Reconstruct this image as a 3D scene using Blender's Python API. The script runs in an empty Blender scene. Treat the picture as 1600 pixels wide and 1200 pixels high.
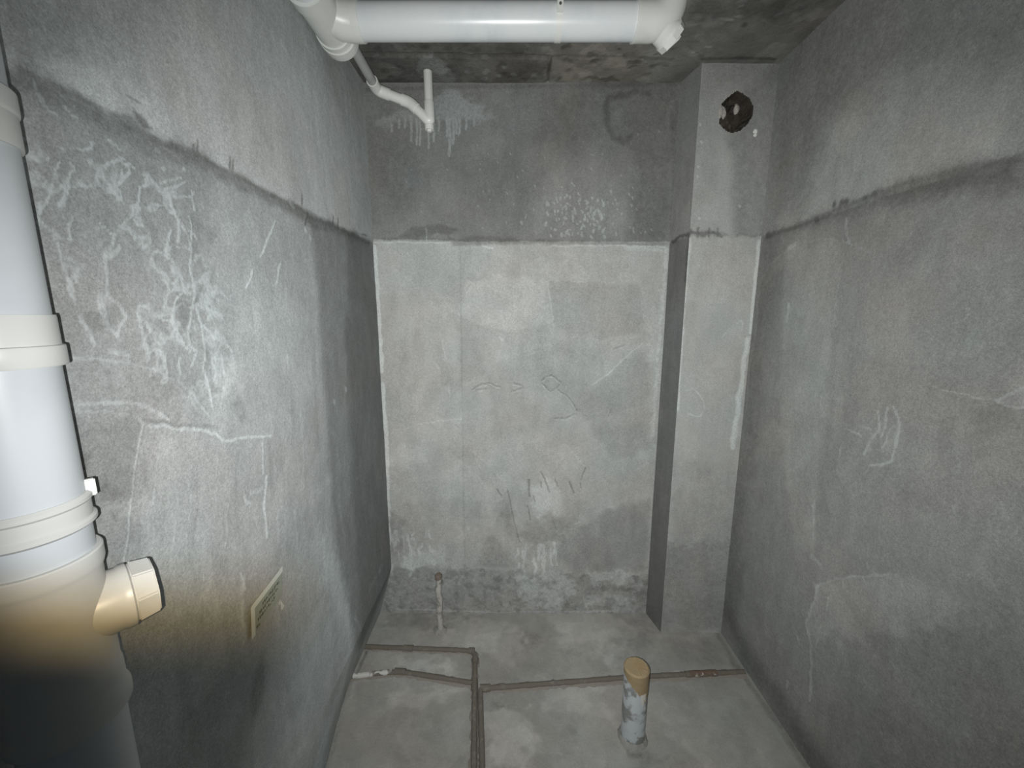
import bpy, bmesh, math, random
import numpy as np
from mathutils import Vector, Matrix

# ------------------------------------------------------------------ camera, world, lamps, exposure
SC = bpy.context.scene
COL = SC.collection
CAM_H = 1.766
PITCH = math.radians(9.8)
cd = bpy.data.cameras.new('camera'); cd.sensor_fit = 'HORIZONTAL'; cd.sensor_width = 36.0
cd.lens = 36.0*620/1600; cd.clip_start = 0.01
cam = bpy.data.objects.new('camera', cd); COL.objects.link(cam)
cam.location = (0, 0, CAM_H); cam.rotation_euler = (math.pi/2-PITCH, 0, 0)
SC.camera = cam

w = bpy.data.worlds.new('world'); SC.world = w; w.use_nodes = True
bg = w.node_tree.nodes['Background']
bg.inputs['Color'].default_value = (.80, .90, 1.0, 1)
bg.inputs['Strength'].default_value = 0.045

# the phone's flash, a couple of centimetres from its lens
FLASH = Vector((-.022, -.002, CAM_H-.012))
ld = bpy.data.lights.new('phone_flash', 'SPOT'); ld.energy = 142; ld.color = (1.0, .997, .98)
ld.spot_size = math.radians(134); ld.spot_blend = 1.0; ld.shadow_soft_size = .0018
lamp = bpy.data.objects.new('phone_flash', ld); COL.objects.link(lamp); lamp.location = FLASH
aim = Vector((.09, 1.0, -.17))
lamp.rotation_euler = aim.to_track_quat('-Z', 'Y').to_euler()

SC.view_settings.view_transform = 'Standard'; SC.view_settings.look = 'None'
SC.view_settings.gamma = 1.0; SC.view_settings.use_curve_mapping = False
SC.view_settings.exposure = 0.0

# ------------------------------------------------------------------ helpers
XL, XR, YB, YP, XP, ZC = -.71, 1.18, 2.12, 1.97, .84, 2.865   # left, right, back, pillar face, pillar side, ceiling
ZL = 2.135                                                       # line where the lower coating stops
Y0 = -.55

def tag(o, label=None, cat=None, group=None, kind=None):
    if label: o['label'] = label
    if cat: o['category'] = cat
    if group: o['group'] = group
    if kind: o['kind'] = kind
    return o

def empty(name, loc, label, cat, group=None):
    o = bpy.data.objects.new(name, None); COL.objects.link(o); o.location = loc
    o.empty_display_size = .05
    bpy.context.view_layer.update()
    return tag(o, label, cat, group)

def finish(name, bm, mat, parent=None, smooth=True, angle=32):
    """bmesh (world coordinates) -> one mesh object, parented without moving"""
    bmesh.ops.recalc_face_normals(bm, faces=bm.faces)
    if smooth:
        for f in bm.faces: f.smooth = True
        for e in bm.edges:
            if len(e.link_faces) == 2 and e.calc_face_angle(0) > math.radians(angle): e.smooth = False
    me = bpy.data.meshes.new(name)
    if parent is not None:
        root = parent
        off = Vector((0, 0, 0))
        while root is not None: off += root.location; root = root.parent
        bmesh.ops.translate(bm, verts=bm.verts, vec=-off)
    bm.to_mesh(me); bm.free()
    o = bpy.data.objects.new(name, me); COL.objects.link(o); me.materials.append(mat)
    if parent is not None: o.parent = parent
    return o

def frames(pts):
    pts = [Vector(p) for p in pts]; T = []
    for i in range(len(pts)):
        a = pts[max(i-1, 0)]; b = pts[min(i+1, len(pts)-1)]
        if (b-a).length < 1e-7:
            T.append(T[-1] if T else Vector((0, 0, 1))); continue
        T.append((b-a).normalized())
    n = T[0].orthogonal().normalized(); N = []
    for t in T:
        n = (n - t*n.dot(t)).normalized(); N.append(n.copy())
    return pts, T, N

def tube(bm, pts, radii, seg=32, cap=(True, True), wob=0, seed=0):
    """skin rings along a path; equal consecutive points with new radii make sharp steps"""
    # tangents from de-duplicated path so that steps stay square
    base = []
    for p in pts:
        if not base or (Vector(p)-Vector(base[-1])).length > 1e-6: base.append(p)
    bp, T, N = frames(base); rings = []; k = -1; last = None
    rnd = random.Random(seed)
    if not hasattr(radii, '__len__'): radii = [radii]*len(pts)
    for p, r in zip(pts, radii):
        if last is None or (Vector(p)-last).length > 1e-6: k += 1
        last = Vector(p); t, n = T[k], N[k]; b = t.cross(n); ring = []
        for j in range(seg):
            a = 2*math.pi*j/seg
            rr = r*(1+(rnd.uniform(-wob, wob) if wob else 0))
            ring.append(bm.verts.new(last + (n*math.cos(a)+b*math.sin(a))*rr))
        rings.append(ring)
    for A, B in zip(rings, rings[1:]):
        for j in range(seg):
            bm.faces.new((A[j], A[(j+1) % seg], B[(j+1) % seg], B[j]))
    if cap[0]: bm.faces.new(rings[0][::-1])
    if cap[1]: bm.faces.new(rings[-1])

def along(p, d, prof, seg=48, cap=(True, True), **k):
    """lathe: prof = [(distance along d, radius)]"""
    bm = bmesh.new(); p = Vector(p); d = Vector(d).normalized()
    tube(bm, [p+d*s for s, r in prof], [r for s, r in prof], seg, cap, **k)
    return bm

def bend(pts, rad, n=7):
    """round the corners of a polyline"""
    pts = [Vector(p) for p in pts]; out = [pts[0]]
    for a, b, c in zip(pts, pts[1:], pts[2:]):
        u = (a-b).normalized(); v = (c-b).normalized()
        d = min(rad, (a-b).length*.49, (c-b).length*.49)
        p0, p1 = b+u*d, b+v*d
        for i in range(n+1):
            t = i/n; out.append(p0*(1-t)**2+b*2*t*(1-t)+p1*t*t)
    out.append(pts[-1]); return out

def box(bm, c, s, R=None):
    M = Matrix.Translation(Vector(c)) @ (R.to_4x4() if R else Matrix.Identity(4)) @ Matrix.Diagonal((s[0], s[1], s[2], 1))
    return bmesh.ops.create_cube(bm, size=1, matrix=M)

# ------------------------------------------------------------------ node materials
def new_mat(name):
    m = bpy.data.materials.new(name); m.use_nodes = True
    nt = m.node_tree; return m, nt, nt.nodes['Principled BSDF']

def nd(nt, t, **k):
    n = nt.nodes.new(t)
    for a, v in k.items():
        if a.startswith('i_'):
            n.inputs[a[2:].replace('_', ' ')].default_value = v
        else: setattr(n, a, v)
    return n

def math_n(nt, op, a, b=None, c=None, clamp=False):
    n = nd(nt, 'ShaderNodeMath', operation=op); n.use_clamp = clamp
    for i, v in enumerate((a, b, c)):
        if v is None: continue
        if hasattr(v, 'links'): nt.links.new(v, n.inputs[i])
        else: n.inputs[i].default_value = v
    return n.outputs[0]

def mix_c(nt, f, a, b, blend='MIX'):
    n = nd(nt, 'ShaderNodeMix', data_type='RGBA', blend_type=blend)
    for s, v in ((n.inputs[0], f), (n.inputs[6], a), (n.inputs[7], b)):
        if hasattr(v, 'links'): nt.links.new(v, s)
        else: s.default_value = v
    return n.outputs[2]

def ramp(nt, f, lo, hi, a=0., b=1.):
    n = nd(nt, 'ShaderNodeMapRange', interpolation_type='SMOOTHSTEP')
    nt.links.new(f, n.inputs[0])
    for i, v in zip((1, 2, 3, 4), (lo, hi, a, b)): n.inputs[i].default_value = v
    return n.outputs[0]

def plaster_mat(name, rough=.88, grain=.52, bump=.35, lime_add=(.075, .082, .085, 1), stretch=(1, 1, 1)):
    """cement: painted masks (lime bloom, damp, tone) broken up by node noise"""
    m, nt, p = new_mat(name)
    tc = nd(nt, 'ShaderNodeTexCoord').outputs['Object']
    def noise(scale, detail=3, r=.55, st=None):
        v = tc
        if st:
            mp = nd(nt, 'ShaderNodeMapping'); mp.inputs['Scale'].default_value = st
            nt.links.new(tc, mp.inputs[0]); v = mp.outputs[0]
        n = nd(nt, 'ShaderNodeTexNoise', i_Scale=scale, i_Detail=detail, i_Roughness=r)
        nt.links.new(v, n.inputs['Vector']); return n.outputs['Fac']
    def attr(nm, o='Fac'):
        a = nd(nt, 'ShaderNodeAttribute', attribute_name=nm); return a.outputs[o]
    tone = attr('tone', 'Color'); lime_lit = attr('lime_lit'); damp_shade = attr('damp_shade')
    g1 = noise(330, 2, .7); g2 = noise(130, 3, .6); n3 = noise(45, 4, .65); n4 = noise(14, 4, .6, stretch)
    # grain as a multiplier around 1
    g = math_n(nt, 'MULTIPLY_ADD', g1, grain*2.0, 1-grain)
    g = math_n(nt, 'MULTIPLY', g, math_n(nt, 'MULTIPLY_ADD', g2, grain*1.2, 1-grain*.6))
    g = math_n(nt, 'MULTIPLY', g, math_n(nt, 'MULTIPLY_ADD', n4, .36, .82))
    gc = nd(nt, 'ShaderNodeCombineColor'); [nt.links.new(g, gc.inputs[i]) for i in range(3)]
    col = mix_c(nt, 1.0, tone, gc.outputs[0], 'MULTIPLY')
    # lime bloom with ragged borders
    lf = math_n(nt, 'ADD', lime_lit, math_n(nt, 'MULTIPLY_ADD', n3, .8, -.42))
    lf = math_n(nt, 'MULTIPLY', ramp(nt, lf, .06, .52), math_n(nt, 'MULTIPLY_ADD', lime_lit, .95, .16), None, True)
    lf = math_n(nt, 'MULTIPLY', lf, ramp(nt, lime_lit, .02, .12))
    lf = math_n(nt, 'MULTIPLY', lf, ramp(nt, g2, .30, .62, .45, 1.0))
    bloom = mix_c(nt, 1.0, mix_c(nt, 1.0, tone, (1.30, 1.345, 1.36, 1), 'MULTIPLY'), lime_add, 'ADD')
    col = mix_c(nt, lf, col, bloom)
    df = math_n(nt, 'ADD', damp_shade, math_n(nt, 'MULTIPLY', math_n(nt, 'MULTIPLY_ADD', n3, .8, -.4), ramp(nt, damp_shade, .03, .3)), None, True)
    df = math_n(nt, 'MULTIPLY', df, .80, None, True)
    dark = mix_c(nt, 1.0, col, (.26, .255, .245, 1), 'MULTIPLY')
    col = mix_c(nt, df, col, dark)
    nt.links.new(col, p.inputs['Base Color'])
    r = math_n(nt, 'MULTIPLY_ADD', damp_shade, -.25, rough, True); nt.links.new(r, p.inputs['Roughness'])
    p.inputs['Specular IOR Level'].default_value = .25
    h = math_n(nt, 'ADD', math_n(nt, 'MULTIPLY', g2, .35), math_n(nt, 'ADD', math_n(nt, 'MULTIPLY', n3, .9), math_n(nt, 'MULTIPLY', lf, .35)))
    b = nd(nt, 'ShaderNodeBump', i_Strength=bump, i_Distance=.004); nt.links.new(h, b.inputs['Height'])
    nt.links.new(b.outputs[0], p.inputs['Normal'])
    return m

def simple_mat(name, col, rough=.4, spec=.5, dirt=None, dirt_scale=8, dirt_lo=.55, dirt_hi=.75, bump=0, metallic=0, grain=0):
    m, nt, p = new_mat(name)
    tc = nd(nt, 'ShaderNodeTexCoord').outputs['Object']
    c = (*col, 1)
    n = nd(nt, 'ShaderNodeTexNoise', i_Scale=dirt_scale, i_Detail=6, i_Roughness=.6); nt.links.new(tc, n.inputs['Vector'])
    out = None
    if dirt:
        out = mix_c(nt, ramp(nt, n.outputs['Fac'], dirt_lo, dirt_hi), c, (*dirt, 1))
    if grain:
        n2 = nd(nt, 'ShaderNodeTexNoise', i_Scale=300, i_Detail=3); nt.links.new(tc, n2.inputs['Vector'])
        g = math_n(nt, 'MULTIPLY_ADD', n2.outputs['Fac'], grain*2, 1-grain)
        gc = nd(nt, 'ShaderNodeCombineColor'); [nt.links.new(g, gc.inputs[i]) for i in range(3)]
        out = mix_c(nt, 1.0, out if out is not None else c, gc.outputs[0], 'MULTIPLY')
    if out is not None: nt.links.new(out, p.inputs['Base Color'])
    else: p.inputs['Base Color'].default_value = c
    p.inputs['Roughness'].default_value = rough; p.inputs['Specular IOR Level'].default_value = spec
    p.inputs['Metallic'].default_value = metallic
    if bump:
        n3 = nd(nt, 'ShaderNodeTexNoise', i_Scale=90, i_Detail=5); nt.links.new(tc, n3.inputs['Vector'])
        b = nd(nt, 'ShaderNodeBump', i_Strength=bump, i_Distance=.004); nt.links.new(n3.outputs['Fac'], b.inputs['Height'])
        nt.links.new(b.outputs[0], p.inputs['Normal'])
    return m

# ------------------------------------------------------------------ stains, trowel marks and damp, with some painted light and shade, in metres on each surface
# each: (0 stroke / 1 patch, channel, amount, width or edge softness, softness, raggedness, [u, v, u, v, ...])
# channels: W lime bloom and painted lit strips, D damp or bare dark cement and some painted shade, T tone and painted shade, C ochre, H relief, R rough
STROKES = {
 'back': [
  (1,'D',0.5,0.0098,0,1,[-0.587,2.158,-0.52,2.201,-0.438,2.22,-0.341,2.217,-0.26,2.198,-0.326,2.173,-0.391,2.18,-0.489,2.155]),
  (1,'D',0.6,0.0098,0,1,[-0.326,2.161,-0.287,2.149,-0.196,2.17,-0.114,2.158,0.0,2.161,0.049,2.145,0.196,2.149,0.327,2.136,0.523,2.13,0.801,2.13,0.802,2.117,0.524,2.12,0.196,2.127,0.0,2.127,-0.196,2.12,-0.301,2.117,-0.307,2.142]),
  (0,'D',0.35,0.0156,0.6,1,[-0.718,2.149,-0.522,2.149,-0.327,2.145]),
  (0,'W',0.5,0.0094,0.5,1,[-0.712,2.136,-0.523,2.133,-0.327,2.133]),
  (0,'W',0.5,0.0094,0.5,1,[0.196,2.117,0.491,2.117,0.786,2.111]),
  (0,'W',0.4,0.0313,0.9,2,[0.573,2.105,0.771,2.092]),
  (0,'D',0.2,0.0102,0.6,0.5,[-0.265,2.124,-0.269,1.809,-0.271,1.4,-0.276,0.81,-0.278,0.372]),
  (1,'T',0.18,0.0134,0,2,[-0.216,1.939,-0.099,1.978,0.166,1.939,0.216,1.742,0.0,1.675,-0.203,1.726,-0.283,1.776]),
  (1,'T',-0.18,0.0135,0,1,[0.193,1.949,0.665,1.923,0.706,1.675,0.442,1.642,0.231,1.692]),
  (1,'T',-0.144,0.0171,0,1,[-0.288,1.716,-0.21,1.692,-0.138,1.47,-0.278,1.4]),
  (1,'T',-0.216,0.0175,0,1.5,[0.451,1.4,0.724,1.608,0.771,1.038,0.574,0.963,0.351,1.257]),
  (1,'T',-0.108,0.0174,0,2,[-0.138,1.47,0.137,1.591,0.546,1.608,0.451,1.4,0.282,1.185,-0.107,1.075]),
  (1,'T',0.108,0.0287,0,2,[-0.671,1.185,-0.282,1.221,-0.274,0.733,-0.678,0.693]),
  (0,'W',0.45,0.01,0.7,1.5,[0.183,1.949,0.208,1.809,0.224,1.702]),
  (0,'W',0.35,0.0097,0.7,1.5,[0.193,1.949,0.365,1.939,0.532,1.936]),
  (0,'W',0.55,0.0107,0.7,1.5,[0.434,1.393,0.551,1.487,0.689,1.618]),
  (0,'W',0.4,0.0108,0.7,1.5,[-0.587,1.148,-0.476,1.185,-0.282,1.203]),
  (0,'W',0.25,0.0104,0.7,1.5,[-0.138,1.452,0.0,1.539,0.205,1.591]),
  (0,'W',0.45,0.0103,0.7,1.5,[-0.374,1.642,-0.353,1.539]),
  (0,'W',0.4,0.0175,0.7,1.5,[-0.406,1.505,-0.387,1.463]),
  (0,'W',0.4,0.0105,0.7,1.5,[-0.347,1.4,-0.335,1.322]),
  (0,'W',0.95,0.0304,0.7,1.5,[-0.704,2.114,-0.701,1.874,-0.703,1.608,-0.701,1.47]),  # lit strip along the left corner, painted pale
  (0,'W',0.9,0.0287,0.7,1.5,[-0.701,1.4,-0.699,1.112,-0.705,0.81,-0.716,0.454]),  # lower stretch of that painted lit strip
  (0,'W',0.4,0.0307,0.7,1.5,[0.79,2.098,0.786,1.809,0.78,1.47,0.781,1.112]),
  (0,'W',0.2,0.0126,0.7,1.5,[-0.049,2.067,0.131,2.083,0.46,2.073]),
  (0,'W',0.35,0.0173,0.7,1.5,[-0.243,1.4,-0.201,1.435]),
  (0,'W',0.25,0.0106,0.7,1.5,[-0.07,1.257,-0.035,1.112,0.0,0.963]),
  (0,'W',0.2,0.0107,0.7,1.5,[0.053,1.185,0.144,0.963]),
  (0,'W',0.3,0.0144,0.7,1.5,[0.285,1.075,0.414,0.925]),
  (0,'W',0.3,0.0157,0.7,1.5,[0.37,0.575,0.478,0.654,0.586,0.693]),
  (0,'W',0.2,0.0136,0.7,1.5,[0.221,1.675,0.226,1.591]),
  (0,'W',0.5,0.0136,0.7,1.5,[-0.068,1.652,-0.048,1.631]),
  (0,'W',0.5,0.0101,0.7,1.5,[-0.286,1.786,-0.28,1.759]),
  (0,'W',0.6,0.0126,0.7,1.5,[-0.098,2.105,-0.147,2.117]),
  (0,'D',0.4,0.0105,0.5,1.5,[-0.216,1.375,-0.167,1.4,-0.111,1.407,-0.069,1.389]),
  (0,'W',0.4,0.0088,0.5,1.5,[-0.216,1.365,-0.167,1.389,-0.111,1.396,-0.07,1.379]),
  (0,'H',0.0012,0.0211,0.8,1,[-0.216,1.375,-0.167,1.4,-0.111,1.407,-0.069,1.389]),
  (0,'D',0.4,0.0106,0.5,1.5,[-0.191,1.368,-0.139,1.375]),
  (0,'W',0.4,0.0088,0.5,1.5,[-0.191,1.357,-0.139,1.365]),
  (0,'H',0.0012,0.0212,0.8,1,[-0.191,1.368,-0.139,1.375]),
  (0,'D',0.4,0.0106,0.5,1.5,[0.0,1.357,0.063,1.379]),
  (0,'W',0.4,0.0089,0.5,1.5,[0.0,1.347,0.063,1.368]),
  (0,'H',0.0012,0.0212,0.8,1,[0.0,1.357,0.063,1.379]),
  (0,'D',0.4,0.0105,0.5,1.5,[0.01,1.407,0.052,1.389]),
  (0,'W',0.4,0.0088,0.5,1.5,[0.01,1.396,0.052,1.379]),
  (0,'H',0.0012,0.0211,0.8,1,[0.01,1.407,0.052,1.389]),
  (0,'D',0.4,0.0104,0.5,1.5,[0.159,1.414,0.18,1.435,0.214,1.445,0.263,1.41,0.243,1.379,0.209,1.361,0.167,1.4]),
  (0,'W',0.4,0.0087,0.5,1.5,[0.16,1.403,0.18,1.424,0.215,1.435,0.264,1.4,0.244,1.368,0.209,1.35,0.167,1.389]),
  (0,'H',0.0012,0.0208,0.8,1,[0.159,1.414,0.18,1.435,0.214,1.445,0.263,1.41,0.243,1.379,0.209,1.361,0.167,1.4]),
  (0,'D',0.4,0.0104,0.5,1.5,[0.25,1.372,0.293,1.343,0.329,1.3,0.351,1.257]),
  (0,'W',0.4,0.0087,0.5,1.5,[0.251,1.361,0.293,1.333,0.329,1.29,0.351,1.247]),
  (0,'H',0.0012,0.0209,0.8,1,[0.25,1.372,0.293,1.343,0.329,1.3,0.351,1.257]),
  (0,'D',0.4,0.0109,0.5,1.5,[0.232,1.214,0.299,1.214,0.344,1.236]),
  (0,'W',0.4,0.0091,0.5,1.5,[0.233,1.203,0.3,1.203,0.345,1.225]),
  (0,'H',0.0012,0.0218,0.8,1,[0.232,1.214,0.299,1.214,0.344,1.236]),
  (0,'D',0.4,0.0098,0.5,1.5,[-0.233,1.891,-0.213,1.923]),
  (0,'W',0.4,0.0082,0.5,1.5,[-0.234,1.881,-0.213,1.913]),
  (0,'H',0.0012,0.0197,0.8,1,[-0.233,1.891,-0.213,1.923]),
  (0,'D',0.4,0.0104,0.5,1.5,[0.547,1.591,0.597,1.614]),
  (0,'W',0.4,0.0087,0.5,1.5,[0.547,1.58,0.597,1.604]),
  (0,'H',0.0012,0.0208,0.8,1,[0.547,1.591,0.597,1.614]),
  (0,'D',0.4,0.0108,0.5,1.5,[0.528,1.221,0.544,1.257]),
  (0,'W',0.4,0.009,0.5,1.5,[0.528,1.21,0.544,1.247]),
  (0,'H',0.0012,0.0215,0.8,1,[0.528,1.221,0.544,1.257]),
  (0,'D',0.6,0.0112,0.4,0.6,[-0.084,0.791,-0.062,0.756]),
  (0,'D',0.6,0.0069,0.4,0.6,[-0.025,0.791,0.0,0.654]),
  (0,'D',0.6,0.0056,0.4,0.6,[0.0,0.654,0.045,0.462]),
  (0,'D',0.6,0.0164,0.4,0.6,[0.094,0.849,0.098,0.752]),
  (0,'D',0.6,0.0069,0.4,0.6,[0.088,0.693,0.107,0.606]),
  (0,'D',0.6,0.0082,0.4,0.6,[0.12,0.752,0.132,0.717]),
  (0,'D',0.6,0.0082,0.4,0.6,[0.162,0.898,0.188,0.849]),
  (0,'D',0.6,0.0082,0.4,0.6,[0.188,0.841,0.215,0.775]),
  (0,'D',0.6,0.0082,0.4,0.6,[0.163,0.841,0.167,0.802]),
  (0,'D',0.6,0.0082,0.4,0.6,[0.246,0.849,0.261,0.81]),
  (0,'D',0.6,0.0136,0.4,0.6,[0.326,0.837,0.353,0.771]),
  (0,'D',0.6,0.0081,0.4,0.6,[0.388,0.829,0.392,0.802]),
  (0,'D',0.6,0.0082,0.4,0.6,[0.414,0.925,0.391,0.849]),
  (0,'D',0.6,0.007,0.4,0.6,[0.24,0.594,0.259,0.542]),
  (0,'D',0.6,0.0086,0.4,0.6,[-0.594,0.514,-0.588,0.494]),
  (1,'T',-0.402,0.0261,0,2,[0.298,0.474,0.533,0.654,0.782,0.725,0.8,0.289,0.378,0.276,0.263,0.372]),
  (1,'D',0.35,0.0369,0,3,[-0.055,0.733,0.056,0.534,0.22,0.654,0.369,0.594,0.298,0.454,0.0,0.474,-0.11,0.654]),
  (1,'D',0.3,0.0187,0,1.5,[-0.219,0.31,-0.16,0.474,-0.093,0.514,-0.056,0.413,0.038,0.31]),
  (1,'D',0.35,0.0185,0,3,[-0.706,0.654,-0.618,0.634,-0.62,0.433,-0.713,0.372]),
  (1,'W',0.6,0.0731,0,3,[0.073,0.81,0.253,0.849,0.312,0.654,0.148,0.575]),  # soft pale patch
  (0,'W',0.3692697062572276,0.0205,0.8,3,[0.128,0.413,0.122,0.326]),
  (0,'W',0.577135234089143,0.0167,0.8,3,[0.248,0.461,0.243,0.388]),
  (0,'W',0.6625326842911046,0.0099,0.8,3,[0.195,0.4,0.193,0.355]),
  (0,'W',0.5952142285679562,0.0193,0.8,3,[0.141,0.322,0.143,0.208]),
  (0,'W',0.6371180006276855,0.0184,0.8,3,[0.028,0.426,0.03,0.384]),
  (0,'W',0.4405922075422844,0.0197,0.8,3,[0.074,0.44,0.071,0.312]),
  (0,'W',0.48940820114987515,0.0149,0.8,3,[0.243,0.465,0.237,0.387]),
  (0,'W',0.598422820880542,0.0093,0.8,3,[0.25,0.456,0.258,0.327]),
  (0,'W',0.34175179873847733,0.0156,0.8,3,[0.056,0.473,0.049,0.431]),
  (0,'W',0.5100537123859681,0.0136,0.8,3,[0.138,0.323,0.146,0.279]),
  (0,'W',0.6044441741691353,0.0219,0.8,3,[0.16,0.446,0.155,0.354]),
  (0,'W',0.43415527618260086,0.0225,0.8,3,[0.167,0.45,0.183,0.404]),
  (0,'W',0.4183930492465932,0.0168,0.8,3,[0.197,0.318,0.191,0.245]),
  (0,'W',0.6873125005055727,0.0088,0.8,3,[0.187,0.377,0.189,0.251]),
  (0,'W',0.5010851509823357,0.0223,0.8,3,[0.162,0.4,0.168,0.365]),
  (0,'W',0.5167862471629218,0.0107,0.8,3,[0.221,0.42,0.225,0.353]),
  (0,'W',0.3515347179677494,0.0194,0.8,3,[0.025,0.371,0.018,0.253]),
  (0,'W',0.6547239556080959,0.0112,0.8,3,[0.224,0.393,0.234,0.314]),
  (0,'W',0.5004520129780368,0.0132,0.8,3,[0.064,0.316,0.077,0.242]),
  (0,'W',0.7216368566286451,0.0114,0.8,3,[0.184,0.446,0.18,0.309]),
  (0,'W',0.7930830490598912,0.0168,0.8,3,[0.048,0.319,0.041,0.279]),
  (0,'W',0.6057743385985267,0.022,0.8,3,[0.058,0.41,0.058,0.363]),
  (0,'W',0.3432941308151889,0.0158,0.8,3,[0.155,0.452,0.164,0.412]),
  (0,'W',0.6820851251292612,0.0133,0.8,3,[0.125,0.359,0.138,0.307]),
  (0,'W',0.7401278630214942,0.015,0.8,3,[0.199,0.348,0.194,0.309]),
  (0,'W',0.6148418658240908,0.0087,0.8,3,[0.146,0.446,0.157,0.389]),
  (0,'W',0.5055138775422084,0.0158,0.8,3,[-0.706,0.517,-0.706,0.479]),
  (0,'W',0.540943412705976,0.0217,0.8,3,[-0.589,0.35,-0.601,0.243]),
  (0,'W',0.5355729411329777,0.0159,0.8,3,[-0.478,0.438,-0.466,0.408]),
  (0,'W',0.43514317183899676,0.0186,0.8,3,[-0.543,0.438,-0.535,0.405]),
  (0,'W',0.5205970697105187,0.0169,0.8,3,[-0.527,0.457,-0.536,0.384]),
  (0,'W',0.4039973785508698,0.02,0.8,3,[-0.618,0.365,-0.612,0.289]),
  (0,'W',0.5686316485560261,0.0166,0.8,3,[-0.477,0.547,-0.471,0.49]),
  (0,'W',0.5736521861604845,0.0101,0.8,3,[-0.691,0.514,-0.7,0.461]),
  (0,'W',0.3116872453435885,0.0191,0.8,3,[-0.588,0.44,-0.592,0.351]),
  (0,'W',0.5656103548918732,0.0225,0.8,3,[-0.716,0.349,-0.706,0.255]),
  (0,'W',0.40409241283809777,0.019,0.8,3,[-0.683,0.48,-0.688,0.438]),
  (0,'W',0.7221588905184997,0.022,0.8,3,[-0.679,0.529,-0.683,0.445]),
  (0,'W',0.46626976090257793,0.0169,0.8,3,[-0.589,0.443,-0.593,0.397]),
  (0,'W',0.4976651192752204,0.0214,0.8,3,[-0.573,0.512,-0.581,0.48]),
  (0,'W',0.4130562883914267,0.0202,0.8,3,[-0.497,0.542,-0.493,0.5]),
  (0,'W',0.4350669266097337,0.0196,0.8,3,[-0.695,0.496,-0.685,0.407]),
  (0,'W',0.6944589580583393,0.022,0.8,3,[-0.477,0.354,-0.464,0.321]),
  (0,'W',0.5718767065166455,0.0148,0.8,3,[-0.626,0.502,-0.63,0.409]),
  (0,'W',0.4243748142227492,0.0144,0.8,3,[-0.604,0.51,-0.601,0.44]),
  (0,'W',0.48097462375831074,0.0122,0.8,3,[-0.593,0.515,-0.6,0.446]),
  (0,'W',0.5964431748054049,0.0096,0.8,3,[-0.665,0.402,-0.661,0.349]),
  (0,'W',0.6427216907832076,0.021,0.8,3,[-0.595,0.424,-0.588,0.383]),
  (0,'W',0.30860475675313104,0.0157,0.8,3,[-0.568,0.483,-0.569,0.388]),
  (0,'W',0.5313647897992789,0.0091,0.8,3,[-0.63,0.375,-0.624,0.327]),
  (0,'W',0.3048613964949167,0.021,0.8,3,[-0.568,0.539,-0.576,0.503]),
  (0,'W',0.6708301008150059,0.0224,0.8,3,[-0.665,0.534,-0.661,0.478]),
  (1,'W',0.5,0.0375,0,3,[-0.599,0.413,-0.41,0.454,-0.377,0.31,-0.681,0.268]),
  (1,'D',0.36,0.019,0,3,[-0.907,0.276,-0.603,0.306,-0.302,0.289,0.0,0.281,0.378,0.264,0.871,0.239,0.891,-0.075,-0.93,-0.075]),
  (1,'R',1,0.0191,0,3,[-0.907,0.276,-0.302,0.289,0.871,0.239,0.891,-0.075,-0.93,-0.075]),
  (1,'W',0.6075,0.0305,0,4,[0.0,0.226,0.264,0.289,0.399,0.184,0.308,0.013,0.077,0.013]),
  (1,'W',0.675,0.0303,0,4,[0.435,0.276,0.756,0.264,0.768,0.184,0.494,0.197]),
  (1,'W',0.54,0.0307,0,4,[0.401,0.12,0.725,0.141,0.724,0.013,0.404,0.013]),
  (1,'W',0.3375,0.0305,0,4,[-0.713,0.226,-0.606,0.247,-0.576,0.056,-0.723,0.034]),
  (1,'W',0.2025,0.0305,0,4,[-0.417,0.226,-0.265,0.247,-0.248,0.12,-0.383,0.077]),
  (0,'W',0.5,0.0174,0.7,2,[-0.693,0.026,-0.154,0.008,0.231,0.004,0.616,0.013]),
  (1,'W',0.5,0.031,0,2.5,[-0.344,2.836,-0.289,2.841,-0.201,2.786,-0.118,2.746,-0.069,2.696,-0.181,2.696,-0.311,2.701,-0.452,2.69,-0.561,2.681,-0.631,2.653,-0.687,2.673,-0.621,2.724,-0.496,2.746,-0.417,2.78]),
  (1,'W',0.35,0.0155,0,2.5,[-0.323,2.83,-0.247,2.808,-0.124,2.738,-0.202,2.707,-0.342,2.713]),
  (0,'W',0.95,0.0102,0.5,0.7,[-0.519,2.713,-0.517,2.69,-0.521,2.667]),
  (0,'W',0.95,0.0122,0.5,0.7,[-0.491,2.718,-0.49,2.664,-0.496,2.61]),
  (0,'W',0.95,0.0122,0.5,0.7,[-0.464,2.707,-0.463,2.65,-0.468,2.593]),
  (0,'W',0.95,0.0101,0.5,0.7,[-0.448,2.707,-0.447,2.649,-0.453,2.59]),
  (0,'W',0.95,0.0102,0.5,0.7,[-0.409,2.667,-0.407,2.623,-0.412,2.578]),
  (0,'W',0.95,0.0102,0.5,0.7,[-0.383,2.696,-0.381,2.651,-0.386,2.607]),
  (0,'W',0.95,0.0101,0.5,0.7,[-0.358,2.71,-0.355,2.681,-0.359,2.653]),
  (0,'W',0.95,0.0122,0.5,0.7,[-0.317,2.713,-0.315,2.671,-0.319,2.63]),
  (0,'W',0.95,0.0162,0.5,0.7,[-0.305,2.713,-0.304,2.629,-0.309,2.543]),
  (0,'W',0.95,0.0162,0.5,0.7,[-0.286,2.713,-0.284,2.656,-0.289,2.598]),
  (0,'W',0.95,0.0122,0.5,0.7,[-0.271,2.707,-0.268,2.676,-0.272,2.644]),
  (0,'W',0.95,0.0122,0.5,0.7,[-0.255,2.713,-0.253,2.679,-0.257,2.644]),
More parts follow.
